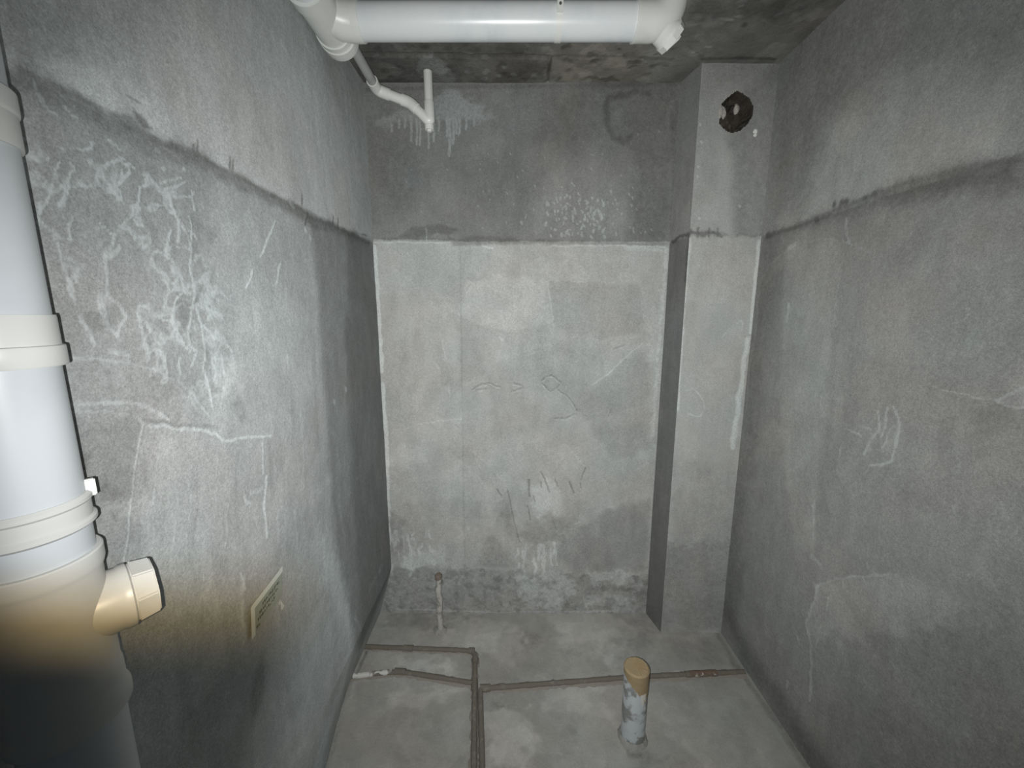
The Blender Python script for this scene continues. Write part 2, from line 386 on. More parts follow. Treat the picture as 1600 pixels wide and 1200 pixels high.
  (0,'W',0.95,0.0121,0.5,0.7,[-0.224,2.718,-0.221,2.69,-0.225,2.661]),
  (0,'W',0.95,0.0122,0.5,0.7,[-0.548,2.701,-0.546,2.684,-0.549,2.667]),
  (0,'W',0.95,0.0102,0.5,0.7,[-0.586,2.684,-0.584,2.667,-0.588,2.65]),
  (0,'W',0.95,0.0121,0.5,0.7,[-0.186,2.718,-0.184,2.698,-0.187,2.679]),
  (0,'W',0.8,0.0082,0.5,1,[-0.435,2.204,-0.434,2.145]),
  (1,'D',0.35,0.1112,0,1,[-0.695,2.639,-0.501,2.624,-0.445,2.464,-0.516,2.284,-0.707,2.223]),
  (0,'D',0.6,0.0401,0.9,2,[0.659,2.819,0.57,2.822,0.469,2.802,0.452,2.752,0.461,2.696,0.495,2.627,0.549,2.607,0.577,2.624]),
  (1,'D',0.32,0.032,0,2,[0.585,2.593,0.779,2.604,0.804,2.136,0.601,2.136,0.607,2.284,0.623,2.464]),
  (0,'D',0.3,0.0313,0.9,1,[0.783,2.724,0.809,2.434,0.815,2.161]),
  (1,'D',0.35,0.0778,0,1,[0.185,2.78,0.427,2.918,0.898,2.945,0.91,2.61,0.597,2.593,0.407,2.624,0.316,2.523,0.094,2.581]),
  (1,'D',0.25,0.0957,0,1,[-0.317,2.493,0.0,2.552,0.191,2.464,0.097,2.284,-0.193,2.314]),
  (1,'D',0.35,0.0123,0,2,[0.353,2.855,0.429,2.885,0.566,2.896,0.674,2.877,0.676,2.841]),
  (1,'T',0.22,0.0802,0,1,[0.127,2.434,0.378,2.552,0.588,2.464,0.571,2.145,0.098,2.145]),
  (0,'D',0.3,0.0221,0.9,1,[-0.701,2.836,-0.307,2.847,0.184,2.852,0.89,2.863]),
  (0,'W',0.7584232970442724,0.0097,0.5,0.7,[0.346,2.235,0.344,2.231]),
  (0,'W',0.9960099302684147,0.0081,0.5,0.7,[0.232,2.287,0.231,2.279]),
  (0,'W',0.642473316972612,0.0092,0.5,0.7,[0.327,2.224,0.333,2.221]),
  (0,'W',0.7086991017861235,0.0097,0.5,0.7,[0.271,2.313,0.271,2.304]),
  (0,'W',0.9520203005444797,0.0077,0.5,0.7,[0.305,2.41,0.31,2.404]),
  (0,'W',0.6989288880633947,0.0097,0.5,0.7,[0.262,2.233,0.26,2.221]),
  (0,'W',0.7200982958293298,0.0095,0.5,0.7,[0.45,2.337,0.453,2.326]),
  (0,'W',0.7655784172526928,0.0161,0.5,0.7,[0.43,2.34,0.43,2.333]),
  (0,'W',0.9189563394881441,0.0082,0.5,0.7,[0.352,2.212,0.35,2.203]),
  (0,'W',0.7884960344459973,0.0098,0.5,0.7,[0.31,2.179,0.308,2.17]),
  (0,'W',0.8540076423664837,0.013,0.5,0.7,[0.617,2.203,0.617,2.196]),
  (0,'W',0.8234115934333568,0.0096,0.5,0.7,[0.335,2.333,0.333,2.329]),
  (0,'W',0.7324267981486938,0.0097,0.5,0.7,[0.264,2.305,0.263,2.301]),
  (0,'W',0.9857898830018568,0.0096,0.5,0.7,[0.305,2.245,0.309,2.233]),
  (0,'W',0.9864027027872492,0.0126,0.5,0.7,[0.451,2.262,0.456,2.251]),
  (0,'W',0.8470918571693158,0.0129,0.5,0.7,[0.315,2.295,0.315,2.29]),
  (0,'W',0.8292360246461524,0.0096,0.5,0.7,[0.274,2.294,0.271,2.289]),
  (0,'W',0.7161336945636742,0.008,0.5,0.7,[0.364,2.336,0.365,2.332]),
  (0,'W',0.6248836757399756,0.0096,0.5,0.7,[0.396,2.287,0.399,2.275]),
  (0,'W',0.8330660290988048,0.0092,0.5,0.7,[0.204,2.326,0.211,2.322]),
  (0,'W',0.7637284924137955,0.0096,0.5,0.7,[0.109,2.292,0.11,2.287]),
  (0,'W',0.7684883846148911,0.0095,0.5,0.7,[0.308,2.258,0.311,2.251]),
  (0,'W',0.6147223867606927,0.0098,0.5,0.7,[0.359,2.222,0.359,2.217]),
  (0,'W',0.9712132701710364,0.0163,0.5,0.7,[0.368,2.25,0.366,2.242]),
  (0,'W',0.9483592444385818,0.0079,0.5,0.7,[0.53,2.293,0.532,2.29]),
  (0,'W',0.734635833788528,0.0124,0.5,0.7,[0.584,2.366,0.589,2.357]),
  (0,'W',0.8618928754371322,0.0096,0.5,0.7,[0.402,2.351,0.403,2.344]),
  (0,'W',0.7120323776059563,0.0097,0.5,0.7,[0.071,2.266,0.068,2.254]),
  (0,'W',0.6669062456126592,0.0128,0.5,0.7,[0.315,2.291,0.317,2.281]),
  (0,'W',0.6013092106914378,0.0097,0.5,0.7,[0.424,2.291,0.421,2.28]),
  (0,'W',0.9131878923806089,0.0097,0.5,0.7,[0.528,2.179,0.53,2.168]),
  (0,'W',0.7322572464300071,0.0159,0.5,0.7,[0.403,2.164,0.408,2.156]),
  (0,'W',0.6136732599002926,0.0162,0.5,0.7,[0.308,2.272,0.306,2.263]),
  (0,'W',0.9516286746352502,0.0081,0.5,0.7,[0.393,2.261,0.393,2.255]),
  (0,'W',0.7815079134141147,0.0094,0.5,0.7,[0.651,2.184,0.656,2.178]),
  (0,'W',0.9865114432575046,0.0082,0.5,0.7,[0.358,2.184,0.356,2.172]),
  (0,'W',0.9998342437563933,0.0125,0.5,0.7,[0.376,2.335,0.381,2.325]),
  (0,'W',0.6783410687355308,0.0093,0.5,0.7,[0.598,2.207,0.604,2.199]),
  (0,'W',0.7486411776372407,0.0098,0.5,0.7,[0.47,2.205,0.468,2.201]),
  (0,'W',0.8167452125959411,0.0078,0.5,0.7,[0.216,2.266,0.22,2.263]),
  (0,'W',0.7946026765889532,0.016,0.5,0.7,[0.277,2.183,0.278,2.179]),
  (0,'W',0.9943219031809245,0.0081,0.5,0.7,[0.197,2.17,0.2,2.161]),
  (0,'W',0.7222601620457674,0.016,0.5,0.7,[0.047,2.236,0.051,2.227]),
  (0,'W',0.9084168571146968,0.0093,0.5,0.7,[0.27,2.254,0.276,2.248]),
  (0,'W',0.8701549971372552,0.0162,0.5,0.7,[0.171,2.228,0.169,2.217]),
  (0,'W',0.7401763429491719,0.0156,0.5,0.7,[0.217,2.199,0.223,2.195]),
  (0,'W',0.731859072012462,0.0096,0.5,0.7,[0.158,2.393,0.158,2.388]),
  (0,'W',0.9797568671540604,0.0079,0.5,0.7,[0.366,2.267,0.371,2.256]),
  (0,'W',0.8336675226302069,0.0128,0.5,0.7,[0.415,2.281,0.419,2.269]),
  (0,'W',0.9945511582995187,0.0096,0.5,0.7,[0.617,2.191,0.621,2.181]),
  (0,'W',0.9325051506169554,0.0094,0.5,0.7,[0.331,2.37,0.336,2.36]),
  (0,'W',0.7959342917906924,0.0097,0.5,0.7,[0.411,2.305,0.411,2.3]),
  (0,'W',0.9985796673652051,0.013,0.5,0.7,[0.253,2.177,0.255,2.165]),
  (0,'W',0.835253778139303,0.0098,0.5,0.7,[0.285,2.196,0.283,2.188]),
  (0,'W',0.7457206857329493,0.0125,0.5,0.7,[0.272,2.363,0.275,2.359]),
  (0,'W',0.995127542706059,0.0095,0.5,0.7,[0.678,2.187,0.681,2.181]),
  (0,'W',0.688864614486512,0.0126,0.5,0.7,[0.428,2.238,0.434,2.228]),
  (0,'W',0.7196854327101787,0.0081,0.5,0.7,[0.4,2.225,0.399,2.215]),
  (0,'W',0.9837177054241166,0.0096,0.5,0.7,[0.265,2.352,0.262,2.347]),
  (0,'W',0.979696995963211,0.008,0.5,0.7,[0.339,2.318,0.337,2.315]),
  (0,'W',0.9560927141651524,0.0095,0.5,0.7,[0.451,2.272,0.455,2.263]),
  (0,'W',0.8877733799258104,0.016,0.5,0.7,[0.603,2.313,0.604,2.31]),
  (0,'W',0.7647683893269341,0.0094,0.5,0.7,[0.396,2.298,0.401,2.29]),
  (0,'W',0.949913188486272,0.0096,0.5,0.7,[0.415,2.25,0.417,2.242]),
  (0,'W',0.6681054663264916,0.0081,0.5,0.7,[0.296,2.198,0.297,2.195]),
  (0,'W',0.984037768213344,0.0097,0.5,0.7,[0.358,2.279,0.356,2.275]),
  (0,'W',0.692510365109221,0.008,0.5,0.7,[0.321,2.277,0.322,2.267]),
  (0,'W',0.9684918185578868,0.0129,0.5,0.7,[0.552,2.271,0.552,2.267]),
  (0,'W',0.7899638254023997,0.0097,0.5,0.7,[0.253,2.278,0.253,2.269]),
  (0,'W',0.6148903275153128,0.0097,0.5,0.7,[0.484,2.328,0.483,2.317]),
  (0,'W',0.95825812064851,0.0092,0.5,0.7,[0.277,2.322,0.282,2.318]),
  (0,'W',0.6414234598229464,0.008,0.5,0.7,[0.352,2.205,0.354,2.197]),
  (0,'W',0.6326042329583632,0.008,0.5,0.7,[0.465,2.274,0.467,2.266]),
  (0,'W',0.6803394576190718,0.0081,0.5,0.7,[0.255,2.301,0.255,2.292]),
  (0,'W',0.8030219107226038,0.0154,0.5,0.7,[0.417,2.221,0.422,2.217]),
  (0,'W',0.9817847997494511,0.0082,0.5,0.7,[0.357,2.211,0.354,2.201]),
  (0,'W',0.8953701309811826,0.0094,0.5,0.7,[0.365,2.215,0.369,2.209]),
  (0,'W',0.6136167412187608,0.0128,0.5,0.7,[0.199,2.204,0.201,2.2]),
  (0,'W',0.8239395370803251,0.0095,0.5,0.7,[0.178,2.275,0.182,2.265]),
  (0,'W',0.6071781530338819,0.0125,0.5,0.7,[0.262,2.251,0.268,2.246]),
  (0,'W',0.8510081110229768,0.0128,0.5,0.7,[0.342,2.343,0.342,2.335]),
  (0,'W',0.6120330584139778,0.0097,0.5,0.7,[0.336,2.181,0.339,2.171]),
  (0,'W',0.7251108648977954,0.0095,0.5,0.7,[0.22,2.347,0.223,2.337]),
  (0,'W',0.686448168428402,0.0126,0.5,0.7,[0.434,2.291,0.438,2.282]),
  (0,'W',0.6814939474060211,0.0081,0.5,0.7,[0.516,2.264,0.515,2.253]),
  (0,'W',0.8642549876891483,0.0081,0.5,0.7,[0.291,2.177,0.294,2.165]),
  (0,'W',0.902371879716714,0.0093,0.5,0.7,[0.517,2.34,0.521,2.335]),
  (0,'W',0.8943794130770066,0.0159,0.5,0.7,[0.179,2.326,0.184,2.314]),
  (0,'W',0.6198053537490633,0.0079,0.5,0.7,[0.463,2.163,0.469,2.154]),
  (0,'W',0.9614247002062176,0.013,0.5,0.7,[0.385,2.272,0.383,2.267]),
  (0,'W',0.8184629127260646,0.0162,0.5,0.7,[0.442,2.205,0.442,2.198]),
  (0,'W',0.9674356312688648,0.0097,0.5,0.7,[0.309,2.258,0.307,2.253]),
  (0,'W',0.6778155086608058,0.0159,0.5,0.7,[0.355,2.173,0.359,2.166]),
  (0,'W',0.6898028617818207,0.0097,0.5,0.7,[0.275,2.277,0.273,2.269]),
  (0,'W',0.7187489862007292,0.0093,0.5,0.7,[0.407,2.264,0.413,2.256]),
  (0,'W',0.8876824760501583,0.013,0.5,0.7,[0.452,2.253,0.451,2.24]),
  (0,'W',0.602340592284232,0.0096,0.5,0.7,[0.245,2.314,0.246,2.305]),
  (0,'W',0.6845894310322465,0.0097,0.5,0.7,[0.527,2.323,0.527,2.315]),
  (0,'W',0.9894992908102814,0.0162,0.5,0.7,[0.46,2.32,0.458,2.31]),
  (0,'W',0.607832398190033,0.0081,0.5,0.7,[0.348,2.203,0.349,2.197]),
  (0,'W',0.6535898035256895,0.0161,0.5,0.7,[0.176,2.321,0.175,2.314]),
  (0,'W',0.6680396727620186,0.0096,0.5,0.7,[0.266,2.172,0.272,2.162]),
  (0,'W',0.7379530407726947,0.016,0.5,0.7,[0.242,2.349,0.242,2.341]),
  (0,'W',0.9450685526530775,0.0096,0.5,0.7,[0.214,2.288,0.216,2.277]),
  (0,'W',0.6784311264388306,0.0098,0.5,0.7,[0.512,2.222,0.51,2.213]),
  (0,'W',0.9280159602945794,0.0077,0.5,0.7,[0.303,2.282,0.306,2.279]),
  (0,'W',0.6704082943890942,0.0162,0.5,0.7,[0.378,2.304,0.376,2.297]),
  (0,'W',0.7889932714709476,0.0096,0.5,0.7,[0.4,2.306,0.402,2.296]),
  (0,'W',0.9675104064255096,0.0081,0.5,0.7,[0.409,2.253,0.406,2.245]),
  (0,'W',0.6288187986618468,0.0126,0.5,0.7,[0.493,2.38,0.497,2.37]),
  (0,'W',0.6795352841786136,0.0093,0.5,0.7,[0.347,2.287,0.352,2.282]),
  (0,'W',0.9994342449104273,0.0078,0.5,0.7,[0.603,2.35,0.609,2.338]),
  (0,'W',0.6259273978843755,0.016,0.5,0.7,[0.175,2.28,0.178,2.271]),
  (0,'W',0.8197158755715984,0.008,0.5,0.7,[0.227,2.332,0.225,2.325]),
  (0,'W',0.9048008308324765,0.0096,0.5,0.7,[0.382,2.243,0.384,2.234]),
  (0,'W',0.8320196945701697,0.0164,0.5,0.7,[0.463,2.196,0.461,2.184]),
  (0,'W',0.8181002993695545,0.0127,0.5,0.7,[0.471,2.163,0.476,2.155]),
  (0,'W',0.7450000719320305,0.0129,0.5,0.7,[0.415,2.278,0.415,2.27]),
  (0,'W',0.8605762975816633,0.0164,0.5,0.7,[0.416,2.194,0.414,2.186]),
  (0,'W',0.8348287096137669,0.0159,0.5,0.7,[0.442,2.281,0.447,2.269]),
  (0,'W',0.7216136400714355,0.0095,0.5,0.7,[0.223,2.249,0.229,2.238]),
  (0,'W',0.8468988188864606,0.0096,0.5,0.7,[0.291,2.355,0.292,2.346]),
  (0,'W',0.9337702667540013,0.0096,0.5,0.7,[0.373,2.331,0.374,2.319]),
  (0,'W',0.6185889329525883,0.008,0.5,0.7,[0.281,2.186,0.286,2.176]),
  (0,'W',0.5545736975723428,0.008,0.5,1,[-0.115,2.342,-0.112,2.336]),
  (0,'W',0.5729276784975674,0.008,0.5,1,[0.255,2.182,0.258,2.176]),
  (0,'W',0.4174569371227173,0.0078,0.5,1,[0.074,2.496,0.077,2.49]),
  (0,'W',0.5569793909593853,0.0079,0.5,1,[-0.377,2.464,-0.374,2.458]),
  (0,'W',0.41770651506697537,0.0081,0.5,1,[-0.411,2.322,-0.408,2.316]),
  (0,'W',0.6033600698394559,0.0079,0.5,1,[-0.324,2.481,-0.321,2.475]),
  (0,'W',0.538566271554243,0.0075,0.5,1,[0.586,2.602,0.589,2.596]),
  (0,'W',0.4857791498003198,0.008,0.5,1,[-0.5,2.478,-0.497,2.473]),
  (0,'W',0.6211052469339189,0.0079,0.5,1,[-0.145,2.379,-0.141,2.373]),
  (0,'W',0.5795512717592098,0.0079,0.5,1,[-0.502,2.589,-0.5,2.584]),
  (0,'W',0.436841432112384,0.0079,0.5,1,[0.1,2.286,0.103,2.28]),
  (0,'W',0.5751250408224456,0.0078,0.5,1,[-0.489,2.605,-0.486,2.599]),
  (0,'W',0.5628322670391772,0.0081,0.5,1,[-0.15,2.207,-0.147,2.201]),
  (0,'W',0.7138133031007462,0.0078,0.5,1,[-0.074,2.514,-0.071,2.508]),
  (0,'W',0.7192570207143381,0.0078,0.5,1,[0.627,2.298,0.631,2.292]),
  (0,'W',0.6037105763876014,0.0079,0.5,1,[-0.159,2.48,-0.156,2.474]),
  (0,'W',0.7941324434204506,0.008,0.5,1,[-0.53,2.423,-0.527,2.417]),
  (0,'W',0.7421258110455828,0.0078,0.5,1,[-0.12,2.555,-0.117,2.549]),
  (0,'W',0.4495018849826158,0.0079,0.5,1,[-0.407,2.453,-0.404,2.448]),
  (0,'W',0.7106528658553564,0.0078,0.5,1,[0.112,2.406,0.116,2.4]),
  (0,'W',0.6456648742692048,0.0078,0.5,1,[0.508,2.322,0.512,2.315]),
  (0,'W',0.6071850101789475,0.0076,0.5,1,[0.445,2.553,0.449,2.547]),
  (0,'W',0.6126488978995237,0.0076,0.5,1,[0.657,2.447,0.661,2.441]),
  (0,'W',0.7768483251683295,0.0078,0.5,1,[0.297,2.419,0.3,2.413]),
  (0,'W',0.5430546625541918,0.0077,0.5,1,[0.539,2.452,0.542,2.446]),
  (0,'W',0.4788414840134747,0.0078,0.5,1,[0.607,2.287,0.611,2.281]),
  (0,'W',0.616503434529696,0.0078,0.5,1,[-0.168,2.592,-0.165,2.586]),
  (0,'W',0.7899936764710561,0.0078,0.5,1,[0.706,2.2,0.71,2.193]),
  (0,'W',0.45433958759901283,0.0079,0.5,1,[0.042,2.365,0.045,2.359]),
  (0,'W',0.5908762346143515,0.0078,0.5,1,[0.05,2.475,0.053,2.469]),
  (0,'W',0.7784082138141907,0.0079,0.5,1,[0.238,2.251,0.242,2.245]),
  (0,'W',0.718908577170529,0.0075,0.5,1,[0.715,2.652,0.718,2.646]),
  (0,'W',0.6776990061609119,0.0079,0.5,1,[-0.028,2.369,-0.025,2.363]),
  (0,'W',0.7383595794965478,0.0077,0.5,1,[0.602,2.398,0.606,2.392]),
  (0,'W',0.6288415470863282,0.0079,0.5,1,[0.007,2.32,0.01,2.314]),
  (0,'W',0.4930515133479951,0.0078,0.5,1,[-0.443,2.666,-0.44,2.66]),
  (0,'W',0.5312159593059519,0.0078,0.5,1,[-0.16,2.51,-0.157,2.505]),
  (0,'W',0.7176968039764379,0.0078,0.5,1,[-0.007,2.553,-0.004,2.547]),
  (0,'W',0.44444416380367296,0.0076,0.5,1,[0.294,2.65,0.297,2.644]),
  (0,'W',0.5892390572968497,0.0076,0.5,1,[0.391,2.547,0.395,2.541]),
  (0,'W',0.4652710323752627,0.0079,0.5,1,[0.114,2.394,0.117,2.388]),
  (0,'W',0.6053334796303248,0.0081,0.5,1,[-0.368,2.233,-0.365,2.226]),
  (0,'W',0.6004461779671423,0.0082,0.5,1,[-0.378,2.179,-0.375,2.172]),
  (0,'W',0.5623405533351974,0.0078,0.5,1,[-0.177,2.536,-0.174,2.53]),
  (0,'W',0.7668112675498584,0.0081,0.5,1,[-0.458,2.285,-0.455,2.279]),
  (0,'W',0.6466606058217318,0.0079,0.5,1,[0.291,2.314,0.295,2.308]),
  (0,'W',0.7913438062001995,0.0078,0.5,1,[-0.262,2.639,-0.259,2.633]),
  (0,'W',0.7118582915802428,0.0075,0.5,1,[0.615,2.639,0.618,2.634]),
  (0,'W',0.42026276734314666,0.0081,0.5,1,[-0.547,2.307,-0.544,2.301]),
  (0,'W',0.7766877408339781,0.0077,0.5,1,[0.389,2.484,0.392,2.479]),
  (0,'W',0.4339632357518373,0.0078,0.5,1,[0.431,2.304,0.434,2.298]),
  (0,'W',0.5784075847382586,0.0082,0.5,1,[-0.44,2.205,-0.437,2.199]),
  (0,'W',0.550038504355825,0.0078,0.5,1,[0.391,2.41,0.394,2.404]),
  (0,'W',0.4138411795194085,0.0076,0.5,1,[0.337,2.583,0.34,2.577]),
  (0,'W',0.7702167079648153,0.0078,0.5,1,[0.247,2.4,0.251,2.394]),
  (0,'W',0.7785209106372575,0.0078,0.5,1,[0.024,2.447,0.028,2.441]),
  (0,'W',0.5000098445121193,0.008,0.5,1,[-0.031,2.232,-0.028,2.226]),
  (0,'W',0.6758249836076304,0.0077,0.5,1,[0.161,2.535,0.165,2.529]),
  (0,'W',0.7142354933223498,0.008,0.5,1,[-0.173,2.313,-0.17,2.307]),
  (0,'W',0.6053374015648981,0.0076,0.5,1,[0.345,2.608,0.349,2.603]),
 ],
 'ceil': [
  (1,'D',0.5,0.0223,0,3,[-0.618,1.811,0.147,1.811,0.177,2.145,-0.746,2.145]),
  (0,'H',-0.009,0.0257,0.5,1,[-0.655,1.906,-0.493,1.914,-0.329,1.914,-0.165,1.923,0.0,1.923,0.158,1.931]),
  (0,'H',-0.006,0.0116,0.5,0.6,[0.172,1.931,0.169,2.022,0.171,2.145]),
  (0,'D',0.95,0.0343,0.6,1,[-0.627,1.906,-0.493,1.914,-0.329,1.914,-0.165,1.923,0.0,1.923,0.158,1.931]),
  (0,'D',0.9,0.0116,0.5,0.6,[0.172,1.931,0.169,2.022,0.171,2.145]),
  (0,'D',0.4,0.0212,0.7,2,[0.179,1.923,0.358,1.923,0.554,1.931,0.695,1.94]),
  (0,'D',0.6,0.0376,0.8,2,[-0.688,2.113,-0.492,2.123,-0.308,2.129,-0.124,2.145]),
  (1,'W',0.8,0.0143,0,3,[-0.451,2.032,-0.405,1.958,-0.382,1.906,-0.34,1.914,-0.312,1.976,-0.272,2.013,-0.256,2.062,-0.293,2.113,-0.369,2.123,-0.436,2.082]),
  (0,'W',0.9,0.0297,0.6,1,[-0.205,2.032,-0.203,2.037]),
  (0,'W',0.9,0.0293,0.6,1,[-0.126,2.037,-0.124,2.042]),
  (0,'W',0.9,0.0289,0.6,1,[-0.111,2.022,-0.108,2.027]),
  (0,'W',0.9,0.0287,0.6,1,[0.009,2.052,0.012,2.057]),
  (0,'W',0.9,0.0294,0.6,1,[-0.059,2.062,-0.057,2.067]),
  (0,'W',0.9,0.028,0.6,1,[-0.035,1.999,-0.032,2.003]),
  (1,'W',0.25,0.0173,0,4,[-0.224,1.953,-0.111,1.94,-0.076,2.097,-0.224,2.072]),
  (1,'W',0.15,0.0174,0,4,[0.0,1.953,0.14,1.953,0.152,2.097,0.0,2.072]),
  (1,'C',0.5,0.0279,0,3,[0.176,1.869,0.534,1.869,0.637,2.097,0.203,2.123]),
  (1,'T',0.3,0.0353,0,3,[0.581,1.889,0.64,1.739,0.864,1.699,1.036,1.706,1.156,1.674,1.149,1.931,0.835,1.94,0.728,2.097,0.63,2.123]),
  (1,'D',0.45,0.0246,0,4,[0.611,1.613,1.109,1.613,0.953,1.69,0.774,1.712,0.682,1.722]),
  (1,'T',0.15,0.022,0,3,[0.633,1.999,0.729,1.953,0.83,2.123,0.672,2.113]),
  (0,'W',0.35,0.0157,0.8,3,[0.689,1.739,0.771,1.706,0.847,1.712,0.91,1.658]),
  (0,'W',0.3,0.0151,0.8,3,[0.94,1.706,1.071,1.756,1.108,1.674]),
  (0,'D',0.7,0.0225,0.7,1,[0.837,1.945,0.971,1.936,1.146,1.94]),
  (0,'D',0.5,0.0163,0.8,2,[0.721,1.857,0.793,1.91,0.835,1.94]),
  (0,'D',0.9,0.0254,0.6,1,[0.89,1.732,0.894,1.736]),
  (0,'D',0.7,0.0431,0.6,1,[-0.56,1.869,-0.559,1.873]),
  (0,'D',0.7,0.0416,0.6,1,[-0.424,1.857,-0.422,1.861]),
  (0,'D',0.7,0.0475,0.6,1,[-0.583,2.022,-0.581,2.027]),
  (0,'D',0.7,0.0405,0.6,1,[-0.267,1.869,-0.265,1.873]),
  (0,'D',0.7,0.0396,0.6,1,[-0.148,1.881,-0.146,1.885]),
  (0,'D',0.7,0.041,0.6,1,[-0.358,1.857,-0.356,1.861]),
  (0,'D',0.7,0.0463,0.6,1,[-0.503,1.999,-0.502,2.003]),
  (0,'D',0.7,0.0383,0.6,1,[-0.053,1.869,-0.051,1.873]),
  (0,'D',0.6349724875405192,0.029,0.8,4,[-0.541,2.097,-0.508,2.09]),
  (0,'D',0.7335482897341479,0.0311,0.8,4,[0.332,1.916,0.367,1.924]),
  (0,'D',0.6551526950653652,0.0362,0.8,4,[-0.035,2.057,-0.023,2.05]),
  (0,'D',0.3950431474794458,0.0287,0.8,4,[0.328,2.097,0.354,2.093]),
  (0,'D',0.5997081756391829,0.0263,0.8,4,[0.605,2.056,0.627,2.051]),
  (0,'D',0.6685010069004425,0.0331,0.8,4,[-0.229,1.946,-0.219,1.944]),
  (0,'D',0.3488185462673555,0.0187,0.8,4,[0.64,1.877,0.672,1.879]),
  (0,'D',0.6436335691163577,0.0171,0.8,4,[0.16,1.976,0.168,1.984]),
  (0,'D',0.388471273242552,0.0232,0.8,4,[0.179,2.075,0.216,2.066]),
  (0,'D',0.43664311345038487,0.0259,0.8,4,[0.493,1.915,0.521,1.909]),
  (0,'D',0.42650509536079917,0.0293,0.8,4,[-0.224,1.908,-0.208,1.909]),
  (0,'D',0.42910947870990707,0.013,0.8,4,[0.059,1.951,0.082,1.943]),
  (0,'D',0.6671277409005516,0.0353,0.8,4,[-0.309,1.994,-0.275,1.993]),
  (0,'D',0.5334849741527241,0.0256,0.8,4,[0.239,1.962,0.275,1.966]),
  (0,'D',0.4062252807404187,0.0274,0.8,4,[-0.206,1.844,-0.195,1.845]),
  (0,'D',0.5450585093832372,0.0156,0.8,4,[0.685,1.998,0.695,1.996]),
  (0,'D',0.35253394647512165,0.0213,0.8,4,[0.068,2.075,0.089,2.08]),
  (0,'D',0.35886669151521866,0.0374,0.8,4,[0.12,1.992,0.149,1.996]),
  (0,'D',0.6645845110726418,0.0404,0.8,4,[0.253,2.033,0.272,2.026]),
  (0,'D',0.7952269835924616,0.0365,0.8,4,[0.633,1.986,0.642,1.978]),
  (0,'D',0.406680118659538,0.0172,0.8,4,[-0.5,2.028,-0.464,2.032]),
  (0,'D',0.7291815723719133,0.0272,0.8,4,[0.457,2.089,0.501,2.096]),
  (0,'D',0.787900018422801,0.0221,0.8,4,[0.045,2.094,0.065,2.093]),
  (0,'D',0.651148496938484,0.0196,0.8,4,[0.348,1.971,0.381,1.979]),
  (0,'D',0.41072287608416236,0.031,0.8,4,[-0.303,2.063,-0.266,2.06]),
  (0,'D',0.40938588086170674,0.0196,0.8,4,[-0.45,1.93,-0.413,1.929]),
  (0,'D',0.41878452647613973,0.0401,0.8,4,[0.082,1.995,0.09,1.998]),
  (0,'D',0.5609201616985545,0.0153,0.8,4,[-0.029,2.05,-0.001,2.044]),
  (0,'D',0.7863508122508733,0.0138,0.8,4,[0.443,1.872,0.457,1.879]),
  (0,'D',0.44560399996239397,0.0148,0.8,4,[-0.521,2.057,-0.484,2.05]),
  (0,'D',0.47191608144916003,0.0268,0.8,4,[0.508,1.97,0.529,1.978]),
  (0,'D',0.4090808692592157,0.0343,0.8,4,[-0.61,1.933,-0.594,1.931]),
  (0,'D',0.7330145414048024,0.0164,0.8,4,[0.612,1.912,0.62,1.91]),
  (0,'D',0.39282656876799166,0.0306,0.8,4,[0.341,1.903,0.375,1.905]),
  (0,'D',0.6643559511685875,0.0395,0.8,4,[0.524,1.969,0.557,1.969]),
  (0,'D',0.6797597818948595,0.0317,0.8,4,[-0.046,1.971,-0.027,1.979]),
  (0,'D',0.5428402764244235,0.0165,0.8,4,[-0.272,2.022,-0.252,2.024]),
  (0,'D',0.7774936611420087,0.0156,0.8,4,[0.528,2.008,0.565,1.999]),
  (0,'D',0.7262615149072343,0.0282,0.8,4,[0.005,1.925,0.024,1.922]),
  (0,'D',0.7018719577489227,0.0248,0.8,4,[-0.012,2.078,-0.001,2.072]),
  (0,'D',0.3470302407994025,0.0224,0.8,4,[0.091,2.034,0.112,2.033]),
  (0,'D',0.3523794744796895,0.0282,0.8,4,[-0.527,2.011,-0.491,2.01]),
  (0,'D',0.7265759114114951,0.0227,0.8,4,[0.215,1.866,0.242,1.86]),
  (0,'D',0.6556543982133676,0.0331,0.8,4,[0.22,1.873,0.226,1.873]),
  (0,'D',0.5451133436653404,0.0351,0.8,4,[-0.262,1.941,-0.236,1.939]),
  (0,'D',0.6671527215214308,0.0352,0.8,4,[0.525,1.974,0.541,1.978]),
  (0,'D',0.3568884277945014,0.0364,0.8,4,[0.636,1.986,0.671,1.983]),
  (0,'D',0.6940208023796806,0.03,0.8,4,[0.416,2.096,0.459,2.105]),
  (0,'D',0.521745076180197,0.0274,0.8,4,[0.055,1.869,0.074,1.875]),
  (0,'D',0.5449085439210695,0.0313,0.8,4,[-0.249,1.917,-0.211,1.911]),
  (0,'D',0.4118537201754382,0.0311,0.8,4,[-0.381,1.858,-0.369,1.863]),
  (0,'D',0.5191873783845065,0.0213,0.8,4,[0.327,1.848,0.333,1.852]),
  (0,'D',0.6296783215133741,0.034,0.8,4,[0.374,1.965,0.386,1.966]),
  (0,'D',0.5097842804449236,0.02,0.8,4,[-0.443,2.043,-0.427,2.052]),
  (0,'D',0.44524560029781146,0.0328,0.8,4,[0.018,1.905,0.043,1.907]),
  (0,'D',0.6133863991212078,0.0357,0.8,4,[0.028,2.046,0.049,2.04]),
  (0,'D',0.37789108660050186,0.0278,0.8,4,[-0.402,1.885,-0.377,1.892]),
  (0,'D',0.3043772255184894,0.0364,0.8,4,[-0.58,1.955,-0.546,1.955]),
  (0,'D',0.6791523712715273,0.0345,0.8,4,[0.357,2.081,0.396,2.079]),
  (0,'D',0.7749052554125123,0.0113,0.8,4,[-0.233,1.869,-0.215,1.863]),
